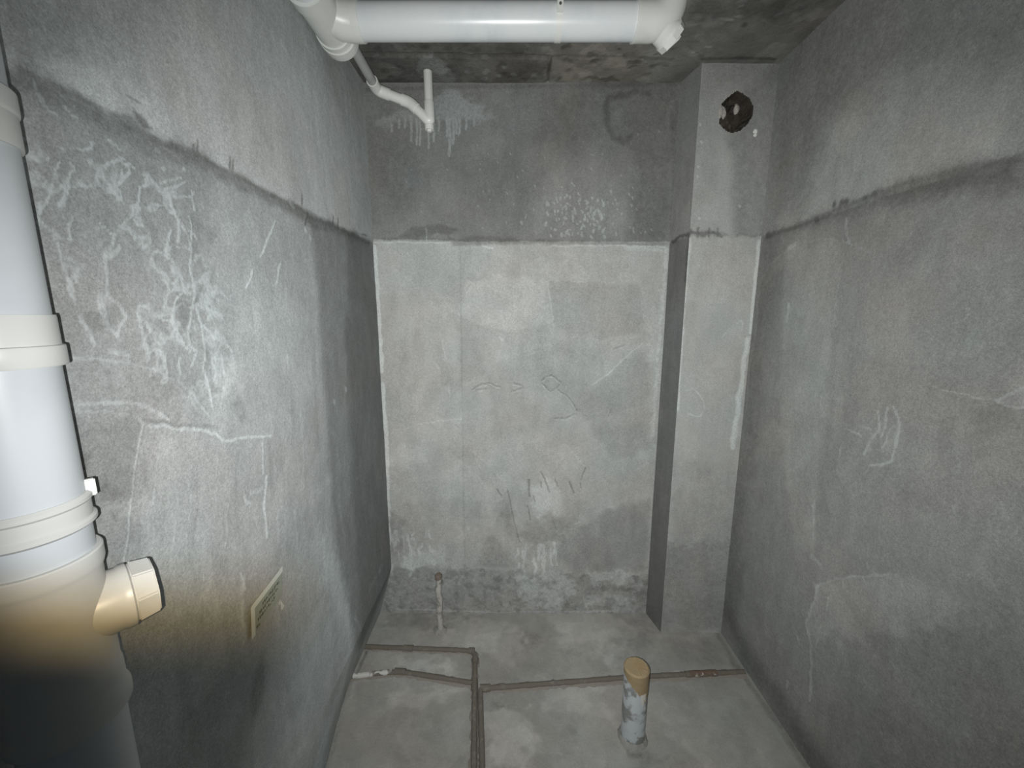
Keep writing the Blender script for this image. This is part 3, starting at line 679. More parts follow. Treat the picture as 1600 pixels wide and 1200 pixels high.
  (0,'D',0.5935016070037418,0.0254,0.8,4,[0.47,2.077,0.478,2.076]),
  (0,'D',0.5633517730931877,0.0234,0.8,4,[-0.55,1.909,-0.513,1.908]),
  (0,'D',0.7099340445369566,0.0202,0.8,4,[-0.399,2.031,-0.371,2.025]),
  (0,'D',0.3315604593768231,0.0226,0.8,4,[-0.012,2.058,0.029,2.06]),
  (0,'D',0.7491254248323178,0.0308,0.8,4,[0.204,2.096,0.217,2.086]),
  (0,'D',0.5856449033182735,0.0143,0.8,4,[-0.58,1.917,-0.569,1.918]),
  (0,'D',0.46655836135221646,0.0188,0.8,4,[-0.455,1.875,-0.45,1.881]),
  (0,'D',0.4343220523276161,0.0255,0.8,4,[-0.288,1.881,-0.276,1.876]),
  (0,'D',0.3385066788052468,0.0309,0.8,4,[-0.437,2.063,-0.399,2.053]),
  (0,'D',0.6620353295658101,0.0208,0.8,4,[-0.57,2.061,-0.551,2.07]),
  (0,'W',0.518639652703464,0.0326,0.8,4,[0.756,1.902,0.761,1.891]),
  (0,'W',0.6803902320325425,0.0179,0.8,4,[0.815,1.702,0.845,1.709]),
  (0,'W',0.3221526136237861,0.0184,0.8,4,[-0.14,2.076,-0.1,2.086]),
  (0,'W',0.6104942437116865,0.0094,0.8,4,[1.133,2.001,1.152,2.011]),
  (0,'W',0.6855431603701135,0.0099,0.8,4,[-0.185,1.652,-0.153,1.654]),
  (0,'W',0.4655788972910708,0.0224,0.8,4,[-0.007,1.791,0.014,1.796]),
  (0,'W',0.6032259259459127,0.0121,0.8,4,[-0.47,1.741,-0.442,1.739]),
  (0,'W',0.5422917111552856,0.0243,0.8,4,[-0.451,1.806,-0.441,1.806]),
  (0,'W',0.5702891381557091,0.0222,0.8,4,[-0.196,1.657,-0.185,1.658]),
  (0,'W',0.6858385022579407,0.0151,0.8,4,[0.333,1.666,0.368,1.666]),
  (0,'W',0.5527242352282016,0.0183,0.8,4,[0.693,1.963,0.71,1.965]),
  (0,'W',0.5709070697611736,0.0145,0.8,4,[-0.593,1.922,-0.576,1.915]),
  (0,'W',0.4050540888785506,0.0258,0.8,4,[0.975,1.682,0.988,1.674]),
  (0,'W',0.359574332388062,0.0134,0.8,4,[-0.366,1.88,-0.328,1.869]),
  (0,'W',0.6851487244519611,0.0118,0.8,4,[0.468,1.707,0.479,1.705]),
  (0,'W',0.44696887899310367,0.0189,0.8,4,[-0.358,2.083,-0.312,2.093]),
  (0,'W',0.581475693929556,0.0157,0.8,4,[-0.563,2.006,-0.524,2.005]),
  (0,'W',0.5145885356069357,0.0327,0.8,4,[0.818,2.059,0.853,2.059]),
  (0,'W',0.6584519731148368,0.0156,0.8,4,[0.182,1.697,0.212,1.697]),
  (0,'W',0.4596585792306115,0.0118,0.8,4,[0.488,1.799,0.508,1.798]),
  (0,'W',0.37264460485428996,0.0368,0.8,4,[0.36,2.113,0.372,2.102]),
  (0,'W',0.6566089900591161,0.0241,0.8,4,[0.807,1.63,0.831,1.623]),
  (0,'W',0.42409384590015603,0.0296,0.8,4,[0.832,1.984,0.846,1.975]),
  (0,'W',0.6051505835007782,0.0242,0.8,4,[0.099,2.071,0.113,2.062]),
  (0,'W',0.6742399117636854,0.0225,0.8,4,[0.011,1.69,0.044,1.699]),
  (0,'W',0.6715064153985036,0.016,0.8,4,[0.805,1.868,0.823,1.87]),
  (0,'W',0.5996489524358021,0.0226,0.8,4,[0.565,1.944,0.586,1.954]),
  (0,'W',0.3996342653371962,0.0197,0.8,4,[1.032,1.632,1.049,1.634]),
  (0,'W',0.5212934796766143,0.0226,0.8,4,[0.402,2.069,0.413,2.082]),
  (0,'W',0.6355543566000466,0.0091,0.8,4,[0.565,1.761,0.592,1.77]),
  (0,'W',0.5515585166425402,0.0099,0.8,4,[0.424,1.748,0.435,1.755]),
  (0,'W',0.3057800571047841,0.0301,0.8,4,[0.864,1.888,0.898,1.882]),
  (0,'W',0.4140516610273289,0.0163,0.8,4,[-0.291,1.955,-0.254,1.943]),
  (0,'W',0.6903547241467721,0.0213,0.8,4,[0.847,1.686,0.875,1.687]),
  (0,'W',0.5163781205439736,0.0128,0.8,4,[0.233,1.929,0.261,1.938]),
  (0,'W',0.6069011979552981,0.0215,0.8,4,[0.82,1.651,0.83,1.644]),
  (0,'W',0.3933309556598989,0.0254,0.8,4,[0.238,1.756,0.268,1.746]),
  (0,'W',0.5632142166861839,0.0311,0.8,4,[-0.128,2.09,-0.112,2.085]),
  (0,'W',0.5485498354751718,0.0129,0.8,4,[-0.078,1.668,-0.044,1.667]),
  (0,'W',0.4974954112839015,0.0318,0.8,4,[-0.202,1.896,-0.17,1.898]),
 ],
 'floor': [
  (1,'T',0.36400000000000005,0.0354,0,4,[0.192,2.109,0.549,2.162,0.728,1.986,0.524,1.756,0.277,1.876]),
  (1,'T',0.39,0.0257,0,4,[-0.601,1.794,-0.335,1.802,-0.273,1.719,-0.515,1.719]),
  (1,'T',0.39,0.022,0,4,[-0.059,1.552,0.058,1.522,0.13,1.336,-0.101,1.29,-0.135,1.465]),
  (1,'T',0.26,0.0351,0,4,[-0.384,2.109,0.073,1.986,0.0,1.756,-0.187,1.834,-0.389,1.919]),
  (1,'T',0.26,0.0295,0,4,[0.095,1.683,0.435,1.649,0.45,1.465,0.174,1.522]),
  (1,'T',0.20800000000000002,0.0233,0,4,[-0.58,1.616,-0.244,1.616,-0.295,1.552,-0.523,1.522]),
  (1,'D',0.3,0.0185,0,4,[-0.427,2.135,-0.154,2.119,-0.301,2.058,-0.401,1.986,-0.736,2.01,-0.729,2.109]),
  (1,'D',0.25,0.0271,0,4,[0.283,1.919,0.56,1.897,0.51,1.834,0.269,1.814]),
  (1,'D',0.3,0.0212,0,4,[0.073,1.986,0.18,1.963,0.137,1.855,0.052,1.897]),
  (1,'D',0.25,0.0342,0,4,[0.495,1.919,0.814,2.135,0.822,1.963,0.601,1.794]),
  (1,'D',0.2,0.0309,0,4,[0.884,1.919,1.131,1.919,1.081,1.756,0.86,1.775]),
  (1,'D',0.35,0.0117,0,4,[-0.104,1.568,-0.044,1.552,-0.072,1.516]),
  (1,'D',0.25,0.0196,0,4,[0.537,1.385,0.668,1.313,0.507,1.29]),
  (1,'D',0.15,0.0527,0,4,[-0.59,1.552,-0.29,1.522,-0.203,1.29,-0.608,1.29]),
  (0,'W',0.35,0.0556,0.9,3,[0.826,1.954,0.999,1.941,1.202,1.986]),
  (0,'W',0.3,0.0301,0.9,3,[1.082,1.963,1.113,1.897]),
  (0,'W',0.2,0.0269,0.9,3,[0.537,2.109,0.583,1.986,0.707,1.919]),
  (0,'W',0.2,0.0363,0.9,3,[0.252,1.963,0.385,1.897,0.393,1.756]),
  (0,'W',0.3,0.0141,0.9,3,[0.057,1.493,0.076,1.411,0.064,1.313]),
  (0,'W',0.2,0.0365,0.9,3,[-0.721,1.963,-0.433,1.963]),
  (0,'W',0.35,0.0278,0.9,3,[-0.431,1.632,-0.342,1.649]),
  (0,'W',0.3,0.0172,0.9,3,[-0.333,1.599,-0.248,1.642]),
  (0,'W',0.2,0.019,0.9,3,[0.846,1.385,0.913,1.336]),
  (0,'W',0.2,0.0185,0.9,3,[-0.322,1.385,-0.206,1.313]),
  (0,'W',0.2,0.0235,0.9,3,[-0.62,1.552,-0.609,1.438]),
  (0,'W',0.4,0.0145,0.9,3,[0.183,1.336,0.234,1.331]),
  (0,'W',0.35,0.0218,0.9,3,[-0.736,1.666,-0.616,1.683]),
  (0,'W',0.5,0.0433,0.9,2,[-0.78,1.756,-0.765,1.583,-0.764,1.411,-0.75,1.267]),
  (0,'D',0.35,0.0311,0.9,2,[-0.783,1.69,-0.76,1.465,-0.737,1.267]),
  (0,'D',0.4,0.0378,0.9,2,[1.164,2.058,1.147,1.756,1.162,1.522,1.174,1.301]),
  (0,'D',0.7,0.0209,0.6,1,[-0.78,1.867,-0.773,1.818,-0.775,1.726]),
  (0,'D',0.8,0.0187,0.6,1,[1.152,1.719,1.142,1.69]),
  (0,'W',0.3,0.0182,0.9,1,[1.134,1.676,1.143,1.493,1.141,1.29]),
  (0,'D',0.5,0.0229,0.9,2,[0.469,1.411,0.483,1.336,0.523,1.341]),
 ],
 'left': [
  (1,'D',0.6,0.0166,0,1,[0.64,2.114,0.673,2.117,0.704,2.121,0.738,2.121,0.777,2.124,0.807,2.129,0.826,2.125,0.858,2.117,0.891,2.118,0.93,2.126,0.975,2.13,1.034,2.128,1.114,2.13,1.179,2.126,1.303,2.127,1.416,2.128,1.479,2.117,1.658,2.128,1.781,2.129,2.076,2.134,2.072,2.109,1.774,2.091,1.472,2.079,1.173,2.093,0.969,2.096,0.852,2.079,0.77,2.087,0.699,2.091,0.636,2.087]),
  (1,'D',0.3,0.0054,0,1,[0.64,2.114,0.673,2.117,0.704,2.121,0.738,2.121,0.777,2.124,0.807,2.129,0.826,2.125,0.858,2.117,0.891,2.118,0.93,2.126,0.975,2.13,1.034,2.128,1.114,2.13,1.179,2.126,1.303,2.127,1.416,2.128,1.479,2.117,1.658,2.128,1.781,2.129,2.076,2.134,2.073,2.116,1.476,2.101,1.177,2.114,0.973,2.119,0.856,2.104,0.774,2.111,0.702,2.111,0.639,2.107]),
  (1,'D',0.85,0.0026,0,1,[0.819,2.145,0.83,2.144,0.851,2.139,0.862,2.128,0.842,2.121,0.824,2.131]),
  (0,'D',0.7,0.0052,0.5,1,[0.816,2.163,0.826,2.163,0.839,2.164]),
  (0,'D',0.75,0.0048,0.5,1,[0.915,2.119,0.913,2.106]),
  (0,'D',0.75,0.0052,0.5,1,[0.977,2.155,0.971,2.131]),
  (0,'D',0.75,0.0049,0.5,1,[0.963,2.139,0.959,2.127]),
  (0,'D',0.75,0.0052,0.5,1,[0.946,2.13,0.944,2.12]),
  (0,'D',0.75,0.0069,0.5,1,[1.086,2.159,1.081,2.131]),
  (0,'D',0.75,0.007,0.5,1,[1.097,2.158,1.092,2.132]),
  (0,'D',0.75,0.0123,0.5,1,[1.431,2.167,1.426,2.139]),
  (0,'D',0.75,0.01,0.5,1,[1.465,2.116,1.436,2.071]),
  (0,'D',0.75,0.0155,0.5,1,[1.668,2.154,1.657,2.123]),
  (0,'D',0.75,0.0179,0.5,1,[1.709,2.154,1.704,2.121]),
  (0,'D',0.75,0.0091,0.5,1,[1.966,2.144,2.034,2.151]),
  (0,'D',0.6,0.0221,0.5,1,[1.747,2.122,1.813,2.12,1.884,2.12]),
  (0,'W',0.85,0.0046,0.5,1.5,[0.759,2.074,0.775,2.07,0.783,2.062]),
  (0,'W',0.85,0.0027,0.5,1.5,[0.694,2.032,0.711,2.036,0.726,2.046,0.728,2.054]),
  (0,'W',0.85,0.0043,0.5,1.5,[0.686,2.004,0.692,1.999,0.689,1.992]),
  (0,'W',0.85,0.0038,0.5,1.5,[0.662,1.98,0.665,1.97,0.669,1.963,0.672,1.953,0.658,1.939]),
  (0,'W',0.85,0.003,0.5,1.5,[0.683,1.989,0.679,1.972,0.675,1.956]),
  (0,'W',0.85,0.0049,0.5,1.5,[0.741,2.017,0.756,2.03,0.778,2.044,0.798,2.038,0.8,2.029,0.782,2.013]),
  (0,'W',0.85,0.0049,0.5,1.5,[0.782,2.027,0.784,2.018,0.774,2.006]),
  (0,'W',0.85,0.0042,0.5,1.5,[0.738,1.999,0.755,1.996,0.755,1.986,0.744,1.98]),
  (0,'W',0.85,0.0039,0.5,1.5,[0.867,2.024,0.889,2.033,0.923,2.048]),
  (0,'W',0.85,0.0042,0.5,1.5,[0.877,2.01,0.914,2.018,0.938,2.026,0.951,2.039]),
  (0,'W',0.85,0.0037,0.5,1.5,[0.859,2.034,0.883,2.046,0.916,2.057]),
  (0,'W',0.85,0.0062,0.5,1.5,[0.879,2.012,0.881,1.988,0.888,1.969,0.884,1.922]),
  (0,'W',0.85,0.0057,0.5,1.5,[0.925,1.979,0.91,1.895,0.913,1.838,0.906,1.795,0.885,1.749,0.875,1.701,0.889,1.685,0.875,1.658]),
  (0,'W',0.85,0.0056,0.5,1.5,[0.88,1.822,0.85,1.79,0.84,1.757,0.848,1.73,0.86,1.702,0.874,1.687]),
  (0,'W',0.85,0.0063,0.5,1.5,[0.914,1.782,0.923,1.731,0.916,1.683,0.901,1.648,0.914,1.616,0.922,1.576,0.923,1.549]),
  (0,'W',0.85,0.0056,0.5,1.5,[0.926,1.741,0.964,1.702,0.991,1.692,1.004,1.675]),
  (0,'W',0.85,0.0045,0.5,1.5,[0.818,1.754,0.839,1.753]),
  (0,'W',0.85,0.0051,0.5,1.5,[0.813,1.725,0.802,1.706,0.812,1.676,0.81,1.65]),
  (0,'W',0.85,0.0055,0.5,1.5,[0.847,1.675,0.842,1.659,0.844,1.64]),
  (0,'W',0.85,0.0032,0.5,1.5,[0.658,2.107,0.659,2.096,0.665,2.093]),
  (0,'W',0.85,0.0046,0.5,1.5,[0.698,2.093,0.707,2.084,0.716,2.082]),
  (0,'W',0.85,0.0026,0.5,1.5,[0.67,2.0,0.648,1.952,0.63,1.911]),
  (0,'W',0.85,0.003,0.5,1.5,[0.634,1.939,0.635,1.917,0.627,1.901]),
  (0,'W',0.85,0.0039,0.5,1.5,[0.843,2.026,0.817,2.001,0.797,1.961,0.803,1.939]),
  (0,'W',0.85,0.0061,0.5,1.5,[0.912,1.956,0.93,1.946,0.934,1.937]),
  (0,'W',0.85,0.0044,0.5,1.5,[0.719,1.921,0.729,1.916,0.739,1.906]),
  (0,'W',0.85,0.0029,0.5,1.5,[0.674,1.921,0.667,1.9,0.671,1.886]),
  (0,'W',0.85,0.0067,0.5,1.5,[0.94,2.036,0.944,1.997]),
  (0,'W',0.85,0.0041,0.5,1.5,[0.661,2.091,0.67,2.078,0.683,2.076]),
  (0,'W',0.85,0.0081,0.5,1.5,[1.256,2.046,1.215,1.992,1.168,1.932]),
  (0,'W',0.85,0.0076,0.5,1.5,[1.125,1.892,1.089,1.838]),
  (0,'W',0.85,0.0096,0.5,1.5,[1.269,1.927,1.231,1.867]),
  (0,'W',0.85,0.0073,0.5,1.5,[0.964,1.663,0.971,1.614]),
  (0,'W',0.85,0.0048,0.5,1.5,[0.87,1.941,0.853,1.9,0.862,1.875]),
  (0,'W',0.85,0.0051,0.5,1.5,[0.788,1.947,0.794,1.935,0.807,1.933]),
  (0,'W',0.85,0.0048,0.5,1.5,[0.781,2.05,0.793,2.047,0.81,2.042]),
  (0,'W',0.6,0.0098,0.9,2.5,[0.743,1.909,0.729,1.87,0.727,1.834,0.719,1.808,0.727,1.792,0.736,1.775]),
  (0,'W',0.6,0.009,0.9,2.5,[0.642,1.881,0.647,1.858,0.651,1.839,0.654,1.802,0.657,1.784]),
  (0,'W',0.6,0.0095,0.9,2.5,[0.663,1.764,0.668,1.746,0.671,1.721]),
  (0,'W',0.6,0.0122,0.9,2.5,[0.771,1.755,0.765,1.733,0.769,1.702,0.767,1.678]),
  (0,'W',0.6,0.01,0.9,2.5,[0.739,1.769,0.728,1.752,0.722,1.733]),
  (0,'W',0.6,0.0091,0.9,2.5,[0.749,1.889,0.736,1.871]),
  (0,'W',0.6,0.0076,0.9,2.5,[0.674,1.974,0.668,1.953,0.661,1.939]),
  (0,'W',0.6,0.0151,0.9,2.5,[0.837,2.036,0.857,2.024,0.874,2.017]),
  (0,'W',0.6,0.0107,0.9,2.5,[0.699,1.708,0.731,1.688]),
  (0,'W',0.6,0.0103,0.9,2.5,[0.697,1.791,0.702,1.758,0.725,1.723]),
  (0,'W',0.9,0.0111,0.6,1,[0.863,2.094,0.864,2.094]),
  (0,'W',0.9,0.0087,0.6,1,[0.721,2.022,0.722,2.022]),
  (0,'W',0.9,0.0106,0.6,1,[0.837,2.032,0.838,2.031]),
  (0,'W',0.9,0.0105,0.6,1,[0.831,2.023,0.832,2.023]),
  (0,'W',0.9,0.008,0.6,1,[0.68,2.026,0.681,2.025]),
  (0,'W',0.9,0.0076,0.6,1,[0.655,2.003,0.655,2.003]),
  (0,'W',0.9,0.0073,0.6,1,[0.64,1.996,0.641,1.996]),
  (0,'W',0.9,0.0083,0.6,1,[0.703,1.976,0.704,1.975]),
  (0,'W',0.9,0.0079,0.6,1,[0.72,1.735,0.721,1.734]),
  (0,'W',0.9,0.0114,0.6,1,[0.89,2.022,0.892,2.021]),
  (0,'W',0.9,0.0121,0.6,1,[0.925,2.081,0.927,2.08]),
  (0,'W',0.9,0.0112,0.6,1,[0.871,2.062,0.872,2.062]),
  (0,'W',0.9,0.0188,0.6,1,[1.37,2.115,1.374,2.114]),
  (0,'W',0.9,0.0202,0.6,1,[1.465,2.035,1.469,2.033]),
  (0,'W',0.9,0.0198,0.6,1,[1.433,2.054,1.437,2.053]),
  (0,'W',0.9,0.0227,0.6,1,[1.665,1.459,1.671,1.455]),
  (0,'W',0.9,0.0208,0.6,1,[1.549,1.429,1.554,1.425]),
  (0,'W',0.9,0.0186,0.6,1,[1.356,2.121,1.36,2.12]),
  (0,'W',0.9,0.006,0.6,1,[0.603,1.74,0.604,1.739]),
  (0,'W',0.9,0.0117,0.6,1,[1.084,0.898,1.087,0.894]),
  (0,'W',0.45,0.0085,0.9,1,[0.622,1.699,0.675,1.694,0.712,1.684,0.78,1.661,0.838,1.625,0.879,1.577,0.917,1.515]),
  (0,'W',0.6,0.0081,0.9,1,[0.619,1.626,0.683,1.617,0.735,1.6,0.779,1.573,0.798,1.554]),
  (0,'W',0.45,0.0069,0.9,1,[0.618,1.614,0.686,1.601,0.73,1.572,0.747,1.555]),
  (0,'W',0.35,0.0072,0.9,1,[0.806,1.64,0.847,1.599,0.891,1.537]),
  (0,'W',0.3,0.0073,0.9,1,[0.72,1.626,0.756,1.608,0.798,1.58]),
  (0,'W',0.2,0.0045,0.9,1,[0.62,1.564,0.673,1.587,0.741,1.56]),
  (0,'W',0.9,0.008,0.5,2,[0.754,1.554,0.811,1.537,0.862,1.512,0.917,1.488,0.941,1.464,0.985,1.453,1.034,1.447,1.086,1.423,1.13,1.413]),
  (0,'D',0.4,0.0094,0.8,2,[0.742,1.566,0.79,1.55,0.852,1.527,0.925,1.5]),
  (0,'W',0.6,0.0039,0.5,0.5,[0.738,1.554,0.718,1.504,0.707,1.477,0.69,1.414,0.673,1.362,0.658,1.314]),
  (0,'W',0.6,0.0086,0.5,1,[1.084,1.412,1.074,1.32]),
  (0,'W',0.8,0.0123,0.5,1,[1.087,1.305,1.062,1.229,1.06,1.13]),
  (0,'W',0.6,0.0126,0.5,1,[0.987,1.29,0.991,1.274,1.008,1.262]),
  (0,'W',0.45,0.0182,0.9,2,[1.02,1.287,1.062,1.283]),
  (1,'W',0.35,0.011,0,2,[0.923,1.664,1.004,1.675,1.024,1.623,0.997,1.594,0.957,1.561,0.933,1.605]),
  (1,'W',0.25,0.0257,0,3,[0.802,1.706,0.934,1.785,0.969,1.694,0.922,1.545,0.868,1.616]),
  (1,'D',0.3,0.0061,0,1.5,[0.92,1.65,0.935,1.605,0.963,1.571,0.932,1.577,0.923,1.607]),
  (1,'D',0.3,0.0073,0,1.5,[0.979,1.531,0.999,1.56,1.037,1.535,1.038,1.499,1.004,1.494]),
  (1,'D',0.3,0.0058,0,1.5,[0.908,1.691,0.93,1.704,0.94,1.684,0.915,1.65]),
  (1,'D',0.3,0.0033,0,1.5,[0.642,1.471,0.654,1.481,0.678,1.45,0.658,1.439,0.64,1.442]),
  (1,'D',0.3,0.0035,0,1.5,[0.653,1.423,0.674,1.394,0.658,1.403]),
  (1,'D',0.3,0.0029,0,1.5,[0.6,1.544,0.649,1.543,0.633,1.515,0.603,1.51]),
  (1,'D',0.3,0.005,0,1.5,[0.856,1.797,0.898,1.791,0.867,1.715,0.855,1.743]),
  (1,'D',0.3,0.0032,0,1.5,[0.667,1.769,0.725,1.792,0.731,1.758,0.682,1.737]),
  (1,'T',-0.22,0.0088,0,2,[0.608,1.599,0.669,1.6,0.736,1.554,0.708,1.479,0.687,1.431,0.604,1.46]),
  (1,'T',-0.42,0.0536,0,3,[0.634,2.118,0.804,2.108,0.989,2.105,0.974,1.904,0.964,1.663,0.903,1.549,0.746,1.549,0.674,1.283,0.537,1.381]),  # near zone painted darker to offset the close flash
  (0,'D',0.45,0.0133,0.35,1.2,[0.64,2.11,0.672,2.113,0.703,2.117,0.737,2.117,0.776,2.12,0.806,2.124,0.825,2.12,0.857,2.112,0.89,2.113,0.929,2.12,0.974,2.124,1.033,2.122,1.113,2.123,1.178,2.119,1.302,2.12,1.415,2.12,1.477,2.108,1.656,2.118,1.779,2.118,2.074,2.122]),
  (1,'D',0.3,0.0374,0,1,[0.633,2.197,0.921,2.393,0.83,2.259,0.704,2.149,0.633,2.114]),
  (1,'T',-0.6,0.036,0,1,[1.454,2.105,1.479,2.063,1.487,1.977,1.487,1.842,1.475,1.656,1.469,1.414,1.458,1.162,1.462,0.861,1.535,0.512,1.549,0.307,1.746,0.122,2.121,0.288,2.142,2.14]),  # shade towards the far corner, painted into the tone
  (1,'T',-0.45,0.0405,0,1.5,[1.812,2.114,1.696,1.639,1.682,1.362,1.661,0.956,1.656,0.579,1.642,0.22,1.787,0.083,2.215,0.223,2.173,2.145]),  # deeper step of the painted corner shade
  (0,'W',0.3,0.0338,0.9,2,[1.567,1.636,1.56,1.496,1.573,1.362]),
  (0,'W',0.3,0.0351,0.9,2,[1.535,1.074,1.528,0.964,1.552,0.805]),
  (0,'W',0.3,0.0392,0.9,2,[1.687,1.585,1.67,1.45]),
  (0,'W',0.3,0.0338,0.9,2,[1.545,1.235,1.55,1.123]),
  (0,'W',0.3,0.0281,0.9,2,[1.661,0.237,1.593,0.432]),
  (0,'W',0.3,0.0416,0.9,2,[1.967,0.415,1.78,0.42]),
  (0,'W',0.45,0.1894,0.95,2,[1.382,0.91,1.47,0.625,1.53,0.358,1.489,0.204,1.32,0.174,1.2,0.094]),  # broad pale band low on the wall
  (1,'D',0.3,0.2063,0,1,[1.671,2.674,1.835,2.81,2.059,2.911,2.18,2.894,2.116,2.154,1.896,2.141,1.843,2.295,1.826,2.468,1.79,2.622]),
  (1,'D',0.25,0.1076,0,1,[1.205,2.587,1.582,2.844,1.905,2.85,1.804,2.629,1.501,2.62]),
  (1,'D',0.2,0.0248,0,1,[0.633,2.197,0.756,2.281,0.734,2.211,0.64,2.114]),
  (0,'W',0.4,0.0231,0.7,1.5,[0.945,1.08,0.928,1.008,0.924,0.915]),
  (0,'W',0.6,0.0059,0.5,1,[0.938,1.098,0.949,1.044]),
  (0,'W',0.3,0.0132,0.5,1,[0.968,1.063,1.0,1.057]),
  (0,'W',0.4,0.0129,0.5,1,[0.953,0.899,0.974,0.906]),
  (1,'D',0.45,0.0222,0,1,[0.977,0.825,0.998,0.773,0.96,0.695,0.913,0.665,0.897,0.726,0.934,0.786]),
  (0,'W',0.3,0.0073,0.95,1.5,[0.769,1.515,0.736,1.393]),
  (0,'W',0.3,0.0089,0.95,1.5,[0.839,1.448,0.794,1.274]),
  (0,'W',0.3,0.0104,0.95,1.5,[0.917,1.451,0.887,1.301]),
  (0,'W',0.3,0.0083,0.95,1.5,[0.797,1.407,0.759,1.281]),
  (0,'W',0.3,0.0116,0.95,1.5,[0.942,1.341,0.901,1.208]),
  (0,'W',0.3,0.0181,0.95,1.5,[1.253,1.632,1.222,1.346]),
  (0,'W',0.3,0.0202,0.95,1.5,[1.3,1.454,1.279,1.189]),
  (0,'W',0.3,0.0159,0.95,1.5,[1.13,1.318,1.109,1.08]),
  (0,'W',0.3,0.01,0.95,1.5,[0.833,1.202,0.81,1.121]),
  (0,'W',0.3,0.0181,0.95,1.5,[1.205,1.134,1.205,0.903]),
  (0,'W',0.3,0.0071,0.95,1.5,[0.725,1.386,0.696,1.295]),
  (0,'D',0.18,0.0108,0.95,1.5,[0.775,1.445,0.732,1.299]),
  (0,'D',0.18,0.013,0.95,1.5,[0.851,1.413,0.805,1.252]),
  (0,'D',0.18,0.0095,0.95,1.5,[0.731,1.476,0.69,1.339]),
  (0,'D',0.18,0.0326,0.95,1.5,[1.415,1.615,1.396,1.286]),
  (0,'D',0.18,0.021,0.95,1.5,[1.113,1.403,1.105,1.268]),
 ],
 'pillar': [
  (0,'D',0.85,0.0256,0.7,4,[0.818,2.139,0.862,2.15,0.908,2.142,0.953,2.15,0.999,2.139]),
  (0,'D',0.3,0.0174,0.8,3,[1.0,2.136,1.09,2.142,1.175,2.139]),
  (0,'D',0.7,0.0151,0.7,2,[0.843,2.165,0.845,2.133]),
  (0,'D',0.7,0.0151,0.7,2,[0.879,2.173,0.882,2.133]),
  (0,'D',0.7,0.0151,0.7,2,[0.93,2.168,0.933,2.133]),
  (0,'D',0.7,0.0151,0.7,2,[0.972,2.17,0.976,2.133]),
  (1,'D',0.32,0.0292,0,2,[0.996,2.563,1.029,2.76,1.198,2.899,1.228,2.127,1.061,2.133,1.027,2.332]),
  (1,'D',0.35,0.0566,0,1,[0.832,2.899,1.198,2.899,1.205,2.773,1.026,2.786,0.859,2.747]),
  (1,'T',0.1,0.0296,0,1,[0.83,2.563,0.99,2.563,1.043,2.156,0.847,2.156]),
  (0,'W',0.7,0.0132,0.6,1,[1.107,2.585,1.11,2.582]),
  (0,'W',0.7,0.0133,0.6,1,[0.849,2.617,0.852,2.614]),
  (0,'W',0.7,0.0134,0.6,1,[0.861,2.545,0.864,2.542]),
  (0,'W',0.7,0.0136,0.6,1,[0.854,2.442,0.857,2.439]),
  (0,'W',0.7,0.014,0.6,1,[0.878,2.219,0.881,2.216]),
  (0,'W',0.7,0.0138,0.6,1,[1.062,2.27,1.066,2.267]),
  (0,'W',0.7,0.0137,0.6,1,[0.857,2.401,0.861,2.398]),
  (0,'W',0.9,0.0216,0.7,1,[1.172,2.11,1.173,1.867,1.173,1.682]),  # lit right edge of the pillar, painted pale
  (0,'W',0.85,0.0359,0.9,2,[1.164,1.65,1.154,1.491,1.148,1.293,1.144,1.089]),  # lower stretch of the painted lit edge
  (0,'W',0.75,0.0283,0.8,1,[0.84,2.119,0.836,1.897,0.836,1.555,0.841,1.293]),  # lit left edge of the pillar, painted pale
  (0,'W',0.45,0.0128,0.7,2,[0.874,1.386,0.921,1.399,0.967,1.353,0.985,1.293,0.955,1.26,0.899,1.267]),
  (0,'W',0.45,0.013,0.7,2,[1.099,1.729,1.12,1.744,1.134,1.697]),
  (0,'W',0.45,0.0132,0.7,2,[1.037,1.66,1.071,1.697]),
  (1,'D',0.4,0.0423,0,4,[0.797,0.546,1.211,0.565,1.228,0.015,0.797,-0.027]),
  (1,'D',0.2,0.0849,0,4,[0.813,1.089,1.174,0.949,1.217,0.509,0.817,0.509]),
  (1,'W',0.3,0.0212,0,4,[0.916,0.335,1.037,0.362,1.133,0.276,1.067,0.217,0.959,0.237]),
  (1,'W',0.3,0.0215,0,4,[0.852,0.237,0.928,0.177,0.903,0.015,0.845,0.015]),
  (1,'W',0.25,0.0212,0,4,[1.108,0.355,1.182,0.315,1.179,0.157,1.142,0.177]),
 ],
 'right': [
  (1,'D',0.72,0.0355,0,1,[0.992,2.134,1.126,2.146,1.266,2.162,1.382,2.159,1.453,2.142,1.55,2.145,1.732,2.134,1.943,2.134,1.917,2.117,1.676,2.122,1.516,2.115,1.375,2.118,1.256,2.105,1.116,2.086,0.979,2.061]),
  (1,'D',0.5,0.0067,0,1,[0.992,2.137,1.127,2.15,1.266,2.165,1.383,2.163,1.468,2.154,1.551,2.15,1.753,2.144,1.945,2.143,1.94,2.116,1.711,2.122,1.548,2.131,1.44,2.143,1.264,2.15,1.124,2.133,0.989,2.119]),
  (0,'D',1.0,0.0247,0.6,1,[1.545,2.168,1.542,2.165]),
  (0,'D',1.0,0.0238,0.6,1,[1.511,2.165,1.507,2.162]),
  (0,'D',1.0,0.0234,0.6,1,[1.491,2.162,1.488,2.159]),
  (0,'D',1.0,0.0207,0.6,1,[1.384,2.158,1.381,2.155]),
  (0,'D',1.0,0.0271,0.6,1,[1.623,2.132,1.619,2.129]),
  (0,'D',1.0,0.0216,0.6,1,[1.417,2.155,1.414,2.152]),
  (0,'D',1.0,0.035,0.6,1,[1.92,2.135,1.915,2.131]),
